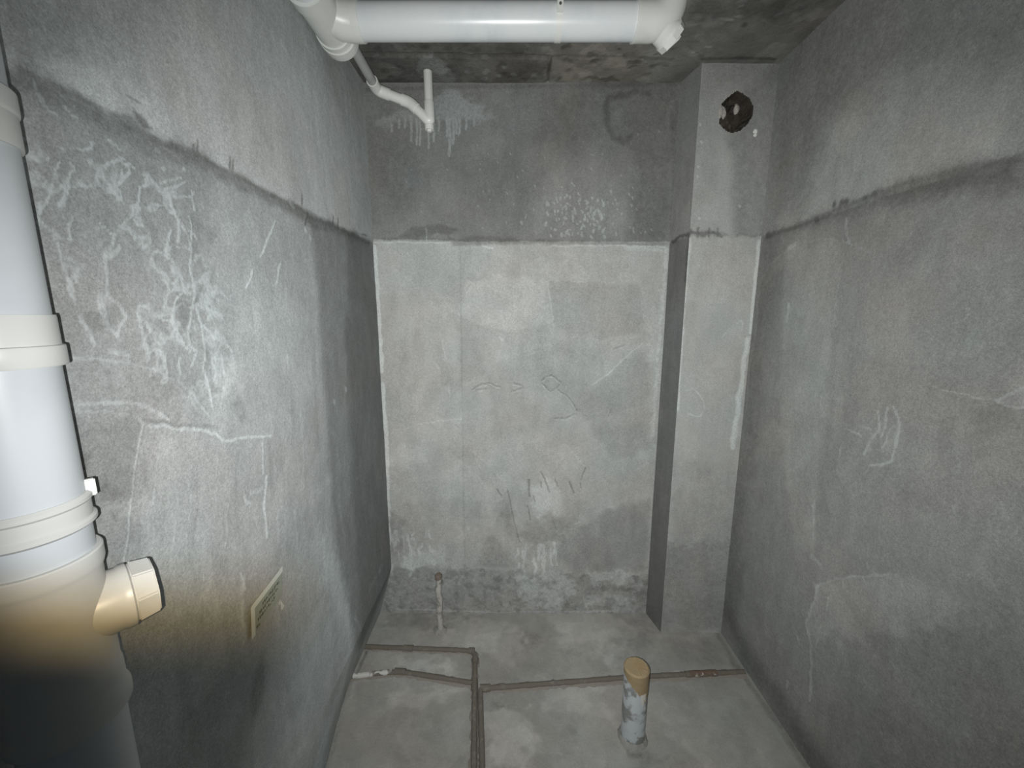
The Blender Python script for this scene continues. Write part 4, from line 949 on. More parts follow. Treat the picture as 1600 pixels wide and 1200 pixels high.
  (0,'W',0.4,0.0106,0.75,1.5,[1.895,1.992,1.793,2.034,1.7,2.055,1.63,2.058,1.502,2.035,1.429,2.007,1.361,1.969]),
  (0,'W',0.5,0.0201,0.75,1.5,[1.48,2.098,1.456,2.024]),
  (0,'W',0.5,0.0243,0.75,1.5,[1.784,2.051,1.738,2.059]),
  (0,'W',0.4,0.017,0.75,1.5,[1.826,2.106,1.804,2.07]),
  (0,'W',0.6,0.0083,0.75,1.5,[1.246,1.463,1.236,1.406,1.256,1.363,1.271,1.307]),
  (0,'W',0.6,0.0085,0.75,1.5,[1.22,1.484,1.216,1.422,1.225,1.384]),
  (0,'W',0.65,0.0098,0.75,1.5,[1.202,1.488,1.182,1.466,1.169,1.442,1.171,1.38,1.171,1.322,1.209,1.293,1.241,1.278]),
  (0,'W',0.5,0.0081,0.75,1.5,[1.197,1.413,1.208,1.351]),
  (0,'W',0.6,0.009,0.75,1.5,[1.346,1.369,1.307,1.374,1.293,1.363]),
  (0,'W',0.35,0.0109,0.75,1.5,[1.311,1.398,1.263,1.402]),
  (0,'W',0.55,0.0064,0.75,1.5,[1.096,1.568,1.05,1.567,0.989,1.562,0.945,1.56,0.926,1.583,0.9,1.603]),
  (0,'W',0.6,0.0061,0.75,1.5,[0.945,1.56,0.909,1.553,0.892,1.558]),
  (0,'W',0.5,0.0069,0.75,1.5,[1.05,1.782,1.042,1.771,1.051,1.754]),
  (0,'W',0.5,0.0112,0.75,1.5,[1.37,1.302,1.364,1.268]),
  (0,'W',0.5,0.0195,0.75,1.5,[1.378,0.732,1.386,0.648,1.405,0.555,1.372,0.483,1.346,0.354,1.337,0.26]),
  (0,'W',0.4,0.0136,0.75,1.5,[1.378,0.732,1.306,0.817,1.201,0.905,1.12,0.968]),
  (0,'W',0.5,0.0108,0.75,1.5,[1.32,0.728,1.32,0.674]),
  (0,'W',0.4,0.0104,0.75,1.5,[1.27,0.836,1.268,0.807]),
  (0,'W',0.4,0.0115,0.75,1.5,[1.2,0.901,1.185,0.882]),
  (0,'W',0.35,0.0096,0.75,1.5,[1.207,1.023,1.19,0.937]),
  (0,'W',0.35,0.0065,0.75,1.5,[1.137,1.029,1.129,0.991]),
  (0,'W',0.45,0.0129,0.75,1.5,[1.448,1.06,1.437,0.958,1.431,0.907]),
  (0,'W',0.2,0.013,0.75,1.5,[1.518,1.504,1.485,1.256]),
  (0,'W',0.3,0.0052,0.75,1.5,[0.944,0.956,0.939,0.99]),
  (0,'W',0.6,0.0158,0.75,1.5,[1.459,0.219,1.455,0.192]),
  (0,'W',0.5,0.0199,0.75,1.5,[1.435,0.46,1.428,0.437]),
  (0,'W',0.4,0.0111,0.75,1.5,[1.348,0.502,1.335,0.542]),
  (0,'W',0.3,0.031,0.75,1.5,[1.478,1.461,1.475,1.387]),
  (0,'W',0.3,0.0241,0.75,1.5,[1.725,1.801,1.723,1.747]),
  (0,'W',0.3,0.0116,0.75,1.5,[1.471,1.986,1.474,1.841,1.472,1.726]),
  (0,'W',0.4,0.0318,0.75,1.5,[1.419,0.833,1.377,0.82]),
  (0,'W',0.25,0.0092,0.75,1.5,[1.03,1.995,0.994,1.937]),
  (0,'W',0.4,0.0117,0.75,1.5,[0.989,1.26,0.984,1.25]),
  (0,'W',0.3,0.0065,0.75,1.5,[0.85,1.312,0.854,1.27,0.838,1.231]),
  (0,'W',0.15,0.0557,0.75,1.5,[1.692,1.904,1.723,1.747,1.715,1.582]),
  (0,'W',0.2,0.0403,0.75,1.5,[1.876,1.316,1.887,0.915]),
  (0,'W',0.35,0.0204,0.75,1.5,[1.946,1.895,1.939,1.621]),
  (0,'W',0.35,0.0214,0.75,1.5,[1.96,1.556,1.948,1.299]),
  (1,'W',0.25,0.0095,0,2,[0.945,1.56,0.9,1.603,0.892,1.557]),
  (1,'W',0.2,0.0219,0,3,[1.303,1.42,1.188,1.481,1.166,1.386,1.176,1.316,1.267,1.286]),
  (1,'T',0.24,0.0202,0,2,[1.777,2.058,1.48,2.02,1.472,1.726,1.463,1.464,1.417,0.862,1.515,0.769,1.727,1.41]),
  (1,'T',0.26,0.0155,0,3,[1.384,0.728,1.12,0.968,0.935,1.04,0.933,0.937,1.209,0.653,1.375,0.501]),
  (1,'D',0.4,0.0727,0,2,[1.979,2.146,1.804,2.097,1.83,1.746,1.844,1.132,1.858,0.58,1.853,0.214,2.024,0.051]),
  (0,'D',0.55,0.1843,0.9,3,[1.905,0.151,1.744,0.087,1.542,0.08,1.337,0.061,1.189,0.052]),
  (0,'W',0.2,0.0399,0.9,2,[1.956,0.067,1.825,0.048,1.654,0.031]),
  (1,'D',0.42,0.0958,0,1,[2.013,2.937,1.683,2.912,1.052,2.482,1.029,2.352,1.366,2.508,1.669,2.476,1.803,2.207,1.899,2.148]),
  (1,'D',0.25,0.0549,0,2,[1.732,2.548,1.643,2.509,1.667,2.173,1.716,2.148,1.762,2.197]),
  (1,'T',0.15,0.0631,0,1,[1.643,2.509,1.156,2.319,1.046,2.168,1.47,2.167,1.649,2.169]),
  (0,'W',0.24049395526185469,0.0118,0.7,2,[1.246,0.341,1.242,0.337]),
  (0,'W',0.3405659241315451,0.0064,0.7,2,[1.307,0.671,1.305,0.666]),
  (0,'W',0.3152109721197749,0.0037,0.7,2,[1.508,2.543,1.505,2.537]),
  (0,'W',0.3901599786945052,0.0045,0.7,2,[1.501,2.272,1.493,2.256]),
  (0,'W',0.2015813319049679,0.0073,0.7,2,[1.185,0.474,1.184,0.453]),
  (0,'W',0.3807855858347707,0.0063,0.7,2,[1.001,1.377,0.996,1.363]),
  (0,'W',0.4368155583079452,0.0048,0.7,2,[1.281,2.099,1.283,2.095]),
  (0,'W',0.31629972782395055,0.0105,0.7,2,[1.317,0.897,1.317,0.88]),
  (0,'W',0.30743265751828425,0.0055,0.7,2,[0.969,1.434,0.968,1.427]),
  (0,'W',0.3889793352747709,0.0038,0.7,2,[0.89,1.254,0.889,1.248]),
  (0,'W',0.38713293492533457,0.0132,0.7,2,[1.452,1.033,1.449,1.018]),
  (0,'W',0.2936910617107208,0.0069,0.7,2,[1.047,2.297,1.049,2.292]),
  (0,'W',0.4218150183109787,0.0161,0.7,2,[1.721,1.81,1.722,1.8]),
  (0,'W',0.2997161800649839,0.0046,0.7,2,[1.266,1.208,1.267,1.189]),
  (0,'W',0.2834596593606585,0.0038,0.7,2,[1.251,1.787,1.248,1.783]),
  (0,'W',0.4224706943181672,0.0029,0.7,2,[1.221,2.441,1.216,2.424]),
  (0,'W',0.38994563403726745,0.0044,0.7,2,[1.219,1.901,1.222,1.897]),
  (0,'W',0.2931904730368469,0.0046,0.7,2,[1.064,1.724,1.063,1.716]),
  (0,'W',0.23453877097266118,0.013,0.7,2,[1.511,0.739,1.497,0.724]),
  (0,'W',0.3111578448295885,0.0043,0.7,2,[0.902,0.745,0.901,0.733]),
  (0,'W',0.27614240725210315,0.0051,0.7,2,[1.106,2.167,1.103,2.161]),
  (0,'W',0.34002124041098397,0.0085,0.7,2,[1.105,1.088,1.1,1.076]),
  (0,'W',0.3077959172553876,0.0087,0.7,2,[1.31,0.792,1.306,0.769]),
  (0,'W',0.23411302701014505,0.0032,0.7,2,[1.084,2.407,1.078,2.391]),
  (0,'W',0.4372390307863463,0.0051,0.7,2,[1.381,1.63,1.378,1.621]),
  (0,'W',0.43196103691850424,0.0033,0.7,2,[0.964,1.157,0.958,1.144]),
  (0,'W',0.2855287314573468,0.0101,0.7,2,[1.485,2.113,1.481,2.101]),
  (0,'W',0.34352554102113836,0.0053,0.7,2,[1.542,2.512,1.539,2.497]),
  (0,'W',0.4431171841725008,0.0074,0.7,2,[1.155,1.005,1.149,0.995]),
  (0,'W',0.2410095614818519,0.0064,0.7,2,[1.068,0.681,1.067,0.673]),
  (0,'W',0.35813473625181647,0.0066,0.7,2,[1.384,2.049,1.379,2.035]),
  (0,'W',0.24785381871413067,0.0062,0.7,2,[1.03,1.524,1.026,1.514]),
  (0,'W',0.3171191199805061,0.0062,0.7,2,[1.082,2.018,1.082,2.011]),
  (0,'W',0.41183406346738316,0.0057,0.7,2,[1.144,1.814,1.147,1.807]),
  (0,'W',0.26453570154012535,0.0051,0.7,2,[1.451,2.523,1.444,2.512]),
  (0,'W',0.3781191498065394,0.0038,0.7,2,[1.37,2.286,1.362,2.265]),
  (0,'W',0.42196086092880425,0.0041,0.7,2,[0.926,1.113,0.926,1.107]),
  (0,'W',0.34804954483746176,0.0038,0.7,2,[1.138,1.219,1.138,1.205]),
  (0,'W',0.2916493101959645,0.0065,0.7,2,[1.535,1.765,1.541,1.75]),
  (0,'W',0.2866355444257658,0.0078,0.7,2,[1.33,2.287,1.334,2.277]),
  (1,'D',0.22,0.1002,0,3,[1.224,0.741,0.787,1.202,0.7,0.704,1.337,-0.261]),  # flash fall-off low on the near wall, painted as a dark patch
 ],
}


# ------------------------------------------------------------------ cement surfaces
def vnoise(u, v, f, seed):
    rs = np.random.RandomState(seed); L = rs.rand(128, 128).astype(np.float32)
    x = u*f; y = v*f; xi = np.floor(x).astype(int); yi = np.floor(y).astype(int)
    a = x-xi; b = y-yi; a = a*a*(3-2*a); b = b*b*(3-2*b)
    g = lambda i, j: L[(xi+i) % 128, (yi+j) % 128]
    return (g(0, 0)*(1-a)+g(1, 0)*a)*(1-b)+(g(0, 1)*(1-a)+g(1, 1)*a)*b

def fbm(u, v, f, seed, octv=4, gain=.5):
    s = 0; a = 1; t = 0
    for k in range(octv):
        s = s+a*vnoise(u+k*3.1, v+k*1.7, f*2**k, seed+k); t += a; a *= gain
    return s/t-.5

def sstep(x, lo, hi):
    t = np.clip((x-lo)/(hi-lo), 0, 1); return t*t*(3-2*t)

class Canvas:
    def __init__(s, u, v, seed):
        s.u, s.v, s.seed = u, v, seed; n = u.shape
        s.ch = {k: np.zeros(n, np.float32) for k in 'WDTCHR'}
        s.wu = fbm(u, v, 22, seed+50, 4); s.wv = fbm(u, v, 22, seed+60, 4)
    def put(s, ch, m, amt, idx):
        c = s.ch[ch]
        if ch in 'WD': c[idx] = np.maximum(c[idx], c[idx]+m*amt*(1-c[idx]))
        else: c[idx] += m*amt
    def draw(s, st):
        kind, ch, amt, wd, soft, warp, p = st
        P = np.array(p, np.float64).reshape(-1, 2)
        pad = wd*1.5+.03
        k = (s.u > P[:, 0].min()-pad) & (s.u < P[:, 0].max()+pad) & (s.v > P[:, 1].min()-pad) & (s.v < P[:, 1].max()+pad)
        idx = np.nonzero(k)
        if not len(idx[0]): return
        wa = .006*warp + (min(.02, wd)*.5*warp if kind else 0)
        x = s.u[idx]+s.wu[idx]*wa*2; y = s.v[idx]+s.wv[idx]*wa*2
        if kind == 0:
            d = np.full(x.shape, 9e9); n = len(P)-1
            for a, b in zip(P, P[1:]):
                e = b-a; L = max(e@e, 1e-12); t = np.clip(((x-a[0])*e[0]+(y-a[1])*e[1])/L, 0, 1)
                d = np.minimum(d, np.hypot(x-a[0]-t*e[0], y-a[1]-t*e[1]))
            h = max(wd*.42, .0018)
            s.put(ch, 1-sstep(d, h*(1-soft), h*(1+soft*.6)+.0010), amt, idx)
        else:
            ins = np.zeros(x.shape, bool); d = np.full(x.shape, 9e9); Q = np.roll(P, -1, 0)
            for a, b in zip(P, Q):
                e = b-a; L = max(e@e, 1e-12); t = np.clip(((x-a[0])*e[0]+(y-a[1])*e[1])/L, 0, 1)
                d = np.minimum(d, np.hypot(x-a[0]-t*e[0], y-a[1]-t*e[1]))
                c = (a[1] > y) != (b[1] > y)
                ins ^= c & (x < (b[0]-a[0])*(y-a[1])/((b[1]-a[1]) or 1e-12)+a[0])
            sd = np.where(ins, d, -d); h = max(wd, .003)
            s.put(ch, sstep(sd, -h, h), amt, idx)

def axis(stops):
    """piecewise spacing: [(start, step), ..., (end, None)]"""
    out = []
    for (a, st), (b, _) in zip(stops, stops[1:]):
        n = max(1, int(round((b-a)/st))); out += [a+(b-a)*i/n for i in range(n)]
    out.append(stops[-1][0]); return np.array(out)

def surface(name, us, vs, place, base, strokes, seed, mat, kind='structure', mott=.16, streak=.0, arcs=0, sweeps=0, hole=None, parent=None, flip=False, lime_bg=0, region=None, veins=None, hue=(1, 1, 1)):
    """a cement face: grid over (u, v), painted masks, real relief along its normal"""
    U, V = np.meshgrid(us, vs, indexing='ij')
    cv = Canvas(U, V, seed)
    rnd = random.Random(seed)
    for st in strokes: cv.draw(st)
    for i in range(arcs):      # sweeps of the trowel
        cu = rnd.uniform(us[0], us[-1]); c_v = rnd.uniform(vs[0], vs[-1]); r = rnd.uniform(.18, .45); a0 = rnd.uniform(0, 6.28); da = rnd.uniform(.4, 1.3)
        pts = []
        for k in range(9):
            a = a0+da*k/8; pts += [cu+r*math.cos(a), c_v+r*math.sin(a)]
        up = rnd.random()
        cv.draw((0, 'W' if up < .5 else 'T', rnd.uniform(.1, .3) if up < .5 else rnd.uniform(-.12, .1), rnd.uniform(.003, .012), .9, 2.5, pts))
    for i in range(sweeps):    # broad trowel passes: one crisp edge, one that fades
        cu = rnd.uniform(us[0], us[-1]); c_v = rnd.uniform(vs[0], vs[-1]); r = rnd.uniform(.2, .9); a0 = rnd.uniform(0, 6.28); da = rnd.uniform(.12, .5)
        wd = rnd.uniform(.03, .11); am = rnd.choice((-1, 1))*rnd.uniform(.04, .12)
        A_ = []; B_ = []
        for k in range(5):
            a = a0+da*k/4; A_ += [cu+(r-wd)*math.cos(a), c_v+(r-wd)*math.sin(a)]; B_ = [cu+r*math.cos(a), c_v+r*math.sin(a)]+B_
        cv.draw((1, 'T', am, rnd.choice((.004, .006, .012, .03)), 0, rnd.uniform(.8, 2.2), A_+B_))
        if rnd.random() < .35: cv.draw((0, 'W', rnd.uniform(.12, .32), .004, .8, 1.5, A_))
    c = cv.ch
    t = fbm(U, V, 2.3, seed, 5)*mott*3.2+fbm(U, V, 16, seed+9, 4)*mott*1.5
    if streak: t = t+fbm(U*3.2, V*.35, 14, seed+20, 4)*streak*2
    t = t+c['T']+(fbm(U, V, 60, seed+15, 3))*.14+(sstep(fbm(U, V, 9, seed+16, 5), .02, .08)-.5)*mott*.9
    if region is not None: base_t = region(U, V)
    else: base_t = 1.0
    lum = base*base_t*np.exp2(t)
    hu = fbm(U, V, 4, seed+33, 3)*.08
    tone = np.stack([lum*(1+hu+c['C']*.10)*hue[0], lum*(1+.012-hu*.3+c['C']*.04)*hue[1], lum*(1-hu*.5-.005-c['C']*.12)*hue[2], np.ones_like(lum)], -1)
    lime_lit = c['W']+lime_bg*np.clip(fbm(U, V, 30, seed+71, 4)*2.2, 0, 1)*np.clip(fbm(U, V, 3, seed+72, 2)*3+.4, 0, 1)
    if veins is not None:      # crystalline veins and blotches of lime
        rg = 1-np.abs(fbm(U+cv.wu*.05, V+cv.wv*.05, 15, seed+75, 4))*15
        lime_lit = lime_lit+np.clip(rg, 0, 1)*veins(U, V)*np.clip(fbm(U, V, 6, seed+76, 3)*5+.5, 0, 1)*.8
        lime_lit = lime_lit+sstep(fbm(U, V*.6, 20, seed+77, 5), .05, .16)*veins(U, V)*.28
    damp_shade = c['D']+c['R']*(.34*sstep(fbm(U, V, 24, seed+81, 5, .65), -.05, .2)-.05*c['W'])
    h = c['H']+c['W']*.0006+fbm(U, V, 3, seed+40, 3)*.004+fbm(U, V, 28, seed+41, 3)*.0016*(1+4*c['R'])-c['D']*.0008
    X, Y, Z = place(U, V, h)
    co = np.stack(np.broadcast_arrays(X, Y, Z), -1).reshape(-1, 3).astype(np.float32)
    nu, nv = len(us), len(vs)
    I = np.arange(nu*nv).reshape(nu, nv)
    q = np.stack([I[:-1, :-1], I[1:, :-1], I[1:, 1:], I[:-1, 1:]], -1).reshape(-1, 4)
    if flip: q = q[:, ::-1]
    if hole is not None:
        cu = (U[:-1, :-1]+U[1:, 1:]).ravel()/2; cv_ = (V[:-1, :-1]+V[1:, 1:]).ravel()/2
        q = q[~hole(cu, cv_)]
    me = bpy.data.meshes.new(name)
    me.vertices.add(len(co)); me.vertices.foreach_set('co', co.ravel())
    me.loops.add(q.size); me.loops.foreach_set('vertex_index', q.ravel().astype(np.int32))
    me.polygons.add(len(q)); me.polygons.foreach_set('loop_start', np.arange(0, q.size, 4, dtype=np.int32))
    me.polygons.foreach_set('use_smooth', np.ones(len(q), bool))
    me.update(calc_edges=True)
    a = me.attributes.new('tone', 'FLOAT_COLOR', 'POINT'); a.data.foreach_set('color', tone.reshape(-1, 4).astype(np.float32).ravel())
    a = me.attributes.new('lime_lit', 'FLOAT', 'POINT'); a.data.foreach_set('value', np.clip(lime_lit, 0, 1).ravel().astype(np.float32))
    a = me.attributes.new('damp_shade', 'FLOAT', 'POINT'); a.data.foreach_set('value', np.clip(damp_shade, 0, 1).ravel().astype(np.float32))
    me.materials.append(mat)
    o = bpy.data.objects.new(name, me); COL.objects.link(o)
    if parent is not None: o.parent = parent
    elif kind: o['kind'] = kind
    return o

M_wall = plaster_mat('cement_render', stretch=(1, 1, .35))
M_rough = plaster_mat('raw_concrete', rough=.92, grain=.34, bump=.7)
M_floor = plaster_mat('cement_screed', rough=.8, grain=.28, lime_add=(.03, .03, .03, 1))

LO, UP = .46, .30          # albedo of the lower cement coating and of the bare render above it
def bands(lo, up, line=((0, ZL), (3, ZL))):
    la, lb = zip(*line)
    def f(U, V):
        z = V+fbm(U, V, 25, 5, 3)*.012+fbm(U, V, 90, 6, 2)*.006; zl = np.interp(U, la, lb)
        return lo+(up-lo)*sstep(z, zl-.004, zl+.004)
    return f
def ledge(U, V): return sstep(V, ZL-.006, ZL+.006)*.0006     # the upper coat stands a hair proud

def flare(Y, Z):                                               # the left wall runs back at its foot
    k = np.clip(1-Z/.30, 0, 1); return .085*k*sstep(Y, 1.0, 1.75)
def pl_left(U, V, h):  return XL-flare(U, V)+h+ledge(U, V), U, V
def pl_right(U, V, h): return XR-h-ledge(U, V), U, V
def pl_back(U, V, h):  return U, YB-h-ledge(U, V), V
def pl_pil(U, V, h):   return U, YP-h*.5*sstep(U, XP, XP+.03)-ledge(U, V)*.5, V
def pl_side(U, V, h):  return XP-.034*(U-YP)/(YB-YP)-h*.5*np.clip((U-YP)/.03, 0, 1), U, V
def pl_floor(U, V, h): return U, V, h*1.0
def pl_ceil(U, V, h):  return U, V, ZC-h*1.6

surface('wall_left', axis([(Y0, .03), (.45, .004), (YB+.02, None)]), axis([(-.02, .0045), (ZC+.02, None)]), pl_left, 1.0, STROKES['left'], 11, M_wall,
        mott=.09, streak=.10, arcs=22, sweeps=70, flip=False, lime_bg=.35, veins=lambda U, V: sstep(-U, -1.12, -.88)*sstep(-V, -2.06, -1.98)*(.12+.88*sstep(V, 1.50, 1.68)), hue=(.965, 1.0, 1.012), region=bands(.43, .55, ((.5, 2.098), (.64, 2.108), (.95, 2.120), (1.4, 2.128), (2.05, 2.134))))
surface('wall_back', axis([(-.84, .0042), (XP+.02, None)]), axis([(-.02, .0042), (ZC+.02, None)]), pl_back, 1.0, STROKES['back'], 23, M_wall,
        mott=.08, streak=.04, arcs=26, sweeps=110, hue=(.985, 1.0, .985), flip=True, region=bands(.42, .225, ((-.72, 2.147), (-.4, 2.146), (-.24, 2.138), (.8, 2.137))))
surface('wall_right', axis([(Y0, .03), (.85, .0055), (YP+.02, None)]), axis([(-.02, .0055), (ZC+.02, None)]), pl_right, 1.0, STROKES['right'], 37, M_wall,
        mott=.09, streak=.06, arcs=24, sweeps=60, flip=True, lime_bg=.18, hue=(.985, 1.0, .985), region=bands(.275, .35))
surface('floor', axis([(-.84, .007), (XR+.02, None)]), axis([(Y0, .03), (1.0, .006), (YB+.02, None)]), pl_floor, .355, STROKES['floor'], 41, M_floor,
        mott=.14, arcs=14, sweeps=60, hue=(1.02, 1.0, .955), region=lambda U, V: 1.0)
surface('ceiling', axis([(XL-.02, .007), (XR+.02, None)]), axis([(Y0, .03), (1.3, .006), (YB+.02, None)]), pl_ceil, .20, STROKES['ceil'], 53, M_rough,
        mott=.42, arcs=6, sweeps=20, flip=True, hue=(1.03, 1.0, .95))

# ------------------------------------------------------------------ pillar (boxed-in duct) in the right corner, with its broken vent hole
HOLE = [(.940, 2.700), (.958, 2.722), (.985, 2.742), (1.005, 2.756), (1.030, 2.745), (1.062, 2.728), (1.084, 2.695), (1.086, 2.655), (1.066, 2.620), (1.036, 2.592), (.998, 2.582), (.972, 2.590), (.952, 2.606), (.937, 2.622), (.936, 2.640), (.956, 2.655), (.962, 2.680)]
HP = np.array(HOLE)
def in_hole(u, v):
    ins = np.zeros(u.shape, bool)
    for a, b in zip(HP, np.roll(HP, -1, 0)):
        c = (a[1] > v) != (b[1] > v)
        ins ^= c & (u < (b[0]-a[0])*(v-a[1])/((b[1]-a[1]) or 1e-12)+a[0])
    return ins
pillar = surface('wall_pillar', axis([(XP, .004), (XR+.01, None)]), axis([(-.02, .0042), (ZC+.02, None)]), pl_pil, 1.0, STROKES['pillar'], 61, M_wall,
                 hue=(.985, 1.0, .985), mott=.08, streak=.05, arcs=5, sweeps=16, flip=True, hole=in_hole, region=bands(.42, .36))
pillar['label'] = 'plastered square pillar in the right back corner with a broken hole near its top'
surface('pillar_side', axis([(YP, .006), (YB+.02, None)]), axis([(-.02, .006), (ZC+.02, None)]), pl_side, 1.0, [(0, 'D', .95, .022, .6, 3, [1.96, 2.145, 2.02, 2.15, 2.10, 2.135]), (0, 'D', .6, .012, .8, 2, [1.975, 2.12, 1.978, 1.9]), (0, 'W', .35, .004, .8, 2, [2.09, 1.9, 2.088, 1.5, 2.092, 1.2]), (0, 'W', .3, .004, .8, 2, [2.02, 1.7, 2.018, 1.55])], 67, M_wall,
        mott=.08, streak=.16, sweeps=6, parent=pillar, flip=False, region=bands(.175, .26))  # side face painted darker than the front, its shade put into the albedo

M_break = simple_mat('broken_block', (.055, .048, .040), .95, .2, dirt=(.15, .135, .115), dirt_scale=26, bump=1.0, grain=.3)
M_chip = simple_mat('pale_mortar', (.42, .40, .36), .9, .2, dirt=(.30, .28, .25), dirt_scale=40, bump=.6)
M_white = simple_mat('white_gypsum', (.74, .76, .72), .8, .2, bump=.4)

rnd = random.Random(3)
bm = bmesh.new()
cx0, cz0 = HP.mean(0)
# a ragged pocket: rings shrink and sink into the pillar
dense = []
for a, b in zip(HP, np.roll(HP, -1, 0)):
    for k in range(4): dense.append(a+(b-a)*k/4)
dense = np.array(dense); rings = []
for s, dep in ((1.035, -.001), (1.0, .006), (.94, .026), (.88, .045), (.74, .060), (.55, .055), (.35, .066), (.16, .060)):
    ring = []
    for p in dense:
        q = np.array([cx0, cz0])+(p-[cx0, cz0])*s*(1+(rnd.uniform(-.05, .05) if s < .99 else 0))
        d = dep+(rnd.uniform(-.010, .012) if s < .99 else 0)
        ring.append(bm.verts.new((q[0], YP+.004+d, q[1])))
    rings.append(ring)
n = len(dense)
for A, B in zip(rings, rings[1:]):
    for j in range(n): bm.faces.new((A[j], A[(j+1) % n], B[(j+1) % n], B[j]))
bm.faces.new(rings[-1])
finish('vent_hole', bm, M_break, pillar, smooth=False)['label'] = 'dark ragged hole broken into the pillar'

def chunk(name, c, s, mat, parent, seed):
    r = random.Random(seed); b = bmesh.new()
    bmesh.ops.create_icosphere(b, subdivisions=2, radius=1)
    for v in b.verts:
        k = r.uniform(.78, 1.18); v.co = Vector((v.co.x*s[0]*k+c[0], v.co.y*s[1]*k+c[1], v.co.z*s[2]*k+c[2]))
    return finish(name, b, mat, parent, angle=25)
chunk('mortar_chip', (.938, YP-.001, 2.668), (.011, .006, .026), M_chip, pillar, 1)
chunk('mortar_chip.001', (.956, YP+.006, 2.664), (.010, .012, .020), M_chip, pillar, 2)
chunk('mortar_chip.002', (1.025, YP+.030, 2.694), (.012, .012, .024), M_chip, pillar, 3)
chunk('block_shard', (.985, YP+.045, 2.650), (.030, .018, .040), M_break, pillar, 4)
chunk('block_shard.001', (1.035, YP+.045, 2.660), (.024, .016, .038), M_break, pillar, 5)
chunk('block_shard.002', (.975, YP+.040, 2.605), (.026, .016, .018), M_break, pillar, 6)
chunk('block_shard.003', (1.010, YP+.040, 2.730), (.028, .016, .018), M_break, pillar, 7)
g = chunk('gypsum_dab', (1.103, YP-.001, 2.589), (.010, .006, .010), M_white, pillar, 8); g['label'] = 'white dab of gypsum below the hole'
chunk('gypsum_dab.001', (1.105, YP-.001, 2.574), (.009, .005, .009), M_white, pillar, 9)

# ------------------------------------------------------------------ plastics
M_stack = simple_mat('darker_white_pvc', (.50, .535, .56), .36, .4, dirt=(.45, .48, .505), dirt_scale=5, dirt_lo=.45, dirt_hi=.8)  # stack plastic is a darker white than the ceiling pipe
M_stackfit = simple_mat('darker_white_fitting', (.53, .54, .525), .36, .4, dirt=(.47, .48, .465), dirt_scale=9, dirt_lo=.45, dirt_hi=.8)
M_pvc = simple_mat('white_pvc', (.78, .82, .83), .28, .5, dirt=(.62, .66, .70), dirt_scale=5, dirt_lo=.45, dirt_hi=.8)
M_fit = simple_mat('white_pvc_fitting', (.78, .80, .77), .33, .5, dirt=(.70, .72, .69), dirt_scale=9, dirt_lo=.45, dirt_hi=.8)
M_grey = simple_mat('dusty_pvc', (.44, .45, .45), .55, .35, dirt=(.34, .34, .33), dirt_scale=14, dirt_lo=.4, dirt_hi=.75, grain=.1)
M_screw = simple_mat('screw_steel', (.16, .16, .16), .4, .5, metallic=.8)

# ------------------------------------------------------------------ soil stack by the left wall
SX, SY, SR = -.625, .475, .055
stack = empty('soil_stack', (SX, SY, .0), 'thick white plastic soil stack standing upright against the left wall', 'pipe')
UPV = (0, 0, 1)
finish('pipe', along((SX, SY, 0), UPV, [(.0, SR), (ZC, SR)], 72), M_stack, stack)
def collar(name, prof, mat=M_stackfit):
    return finish(name, along((SX, SY, 0), UPV, prof, 72, (False, False)), mat, stack)
r = SR
collar('coupling', [(1.958, r), (1.958, r+.003), (1.960, r+.0035), (1.995, r+.0035), (1.997, r+.005), (2.000, r+.0055), (2.020, r+.0055), (2.022, r+.004), (2.022, r)])
collar('coupling.001', [(1.704, r), (1.704, r+.006), (1.706, r+.007), (1.727, r+.007), (1.729, r+.0065), (1.730, r+.0035), (1.764, r+.0035), (1.767, r+.003), (1.767, r)])
# pipe clip: two ribs and an ear
cl = collar('pipe_clip', [(1.487, r), (1.487, r+.0015), (1.491, r+.0065), (1.496, r+.0065), (1.499, r+.003), (1.519, r+.003), (1.522, r+.0055), (1.527, r+.0055), (1.531, r+.0015), (1.531, r)])
bm = bmesh.new()
R = Matrix.Rotation(math.radians(48), 3, 'Z')
box(bm, (SX+.043, SY+.040, 1.533), (.012, .008, .024), R)
bmesh.ops.bevel(bm, geom=bm.edges[:], offset=.0015, segments=2, affect='EDGES')
finish('clip_ear', bm, M_stackfit, cl)
# access fitting with its screw plug
acc = collar('access_fitting', [(1.205, r), (1.205, r+.0075), (1.208, r+.009), (1.222, r+.009), (1.227, r+.0075), (1.234, r+.005), (1.262, r+.0045), (1.268, r+.003), (1.30, r+.0028), (1.42, r+.0028), (1.426, r+.005), (1.432, r+.0065), (1.450, r+.0065), (1.452, r+.005), (1.452, r)])
acc['label'] = 'access fitting low on the stack with a screw plug'
PD = Vector((.62, .78, 0)).normalized(); PC = Vector((SX, SY, 1.352))
plug = finish('access_port', along(PC, PD, [(.030, .046), (.066, .0455), (.069, .047), (.078, .047), (.080, .044)], 48), M_stackfit, stack)
bm = bmesh.new(); side = PD.cross(Vector(UPV)).normalized(); ups = Vector(UPV)
def prism(bm, c, d, up, rad, h, n=8, ph=0, taper=1.0):
    d = d.normalized(); sd = d.cross(up).normalized(); u2 = sd.cross(d); A = []; B = []
    for i in range(n):
        a = 2*math.pi*i/n+ph; o = sd*math.cos(a)+u2*math.sin(a)
        A.append(bm.verts.new(c+o*rad)); B.append(bm.verts.new(c+d*h+o*rad*taper))
    for i in range(n): bm.faces.new((A[i], A[(i+1) % n], B[(i+1) % n], B[i]))
    bm.faces.new(A[::-1]); bm.faces.new(B)
prism(bm, PC+PD*.080, PD, ups, .048, .026, 8, .2, .92)
bmesh.ops.bevel(bm, geom=bm.edges[:], offset=.002, segments=2, affect='EDGES')
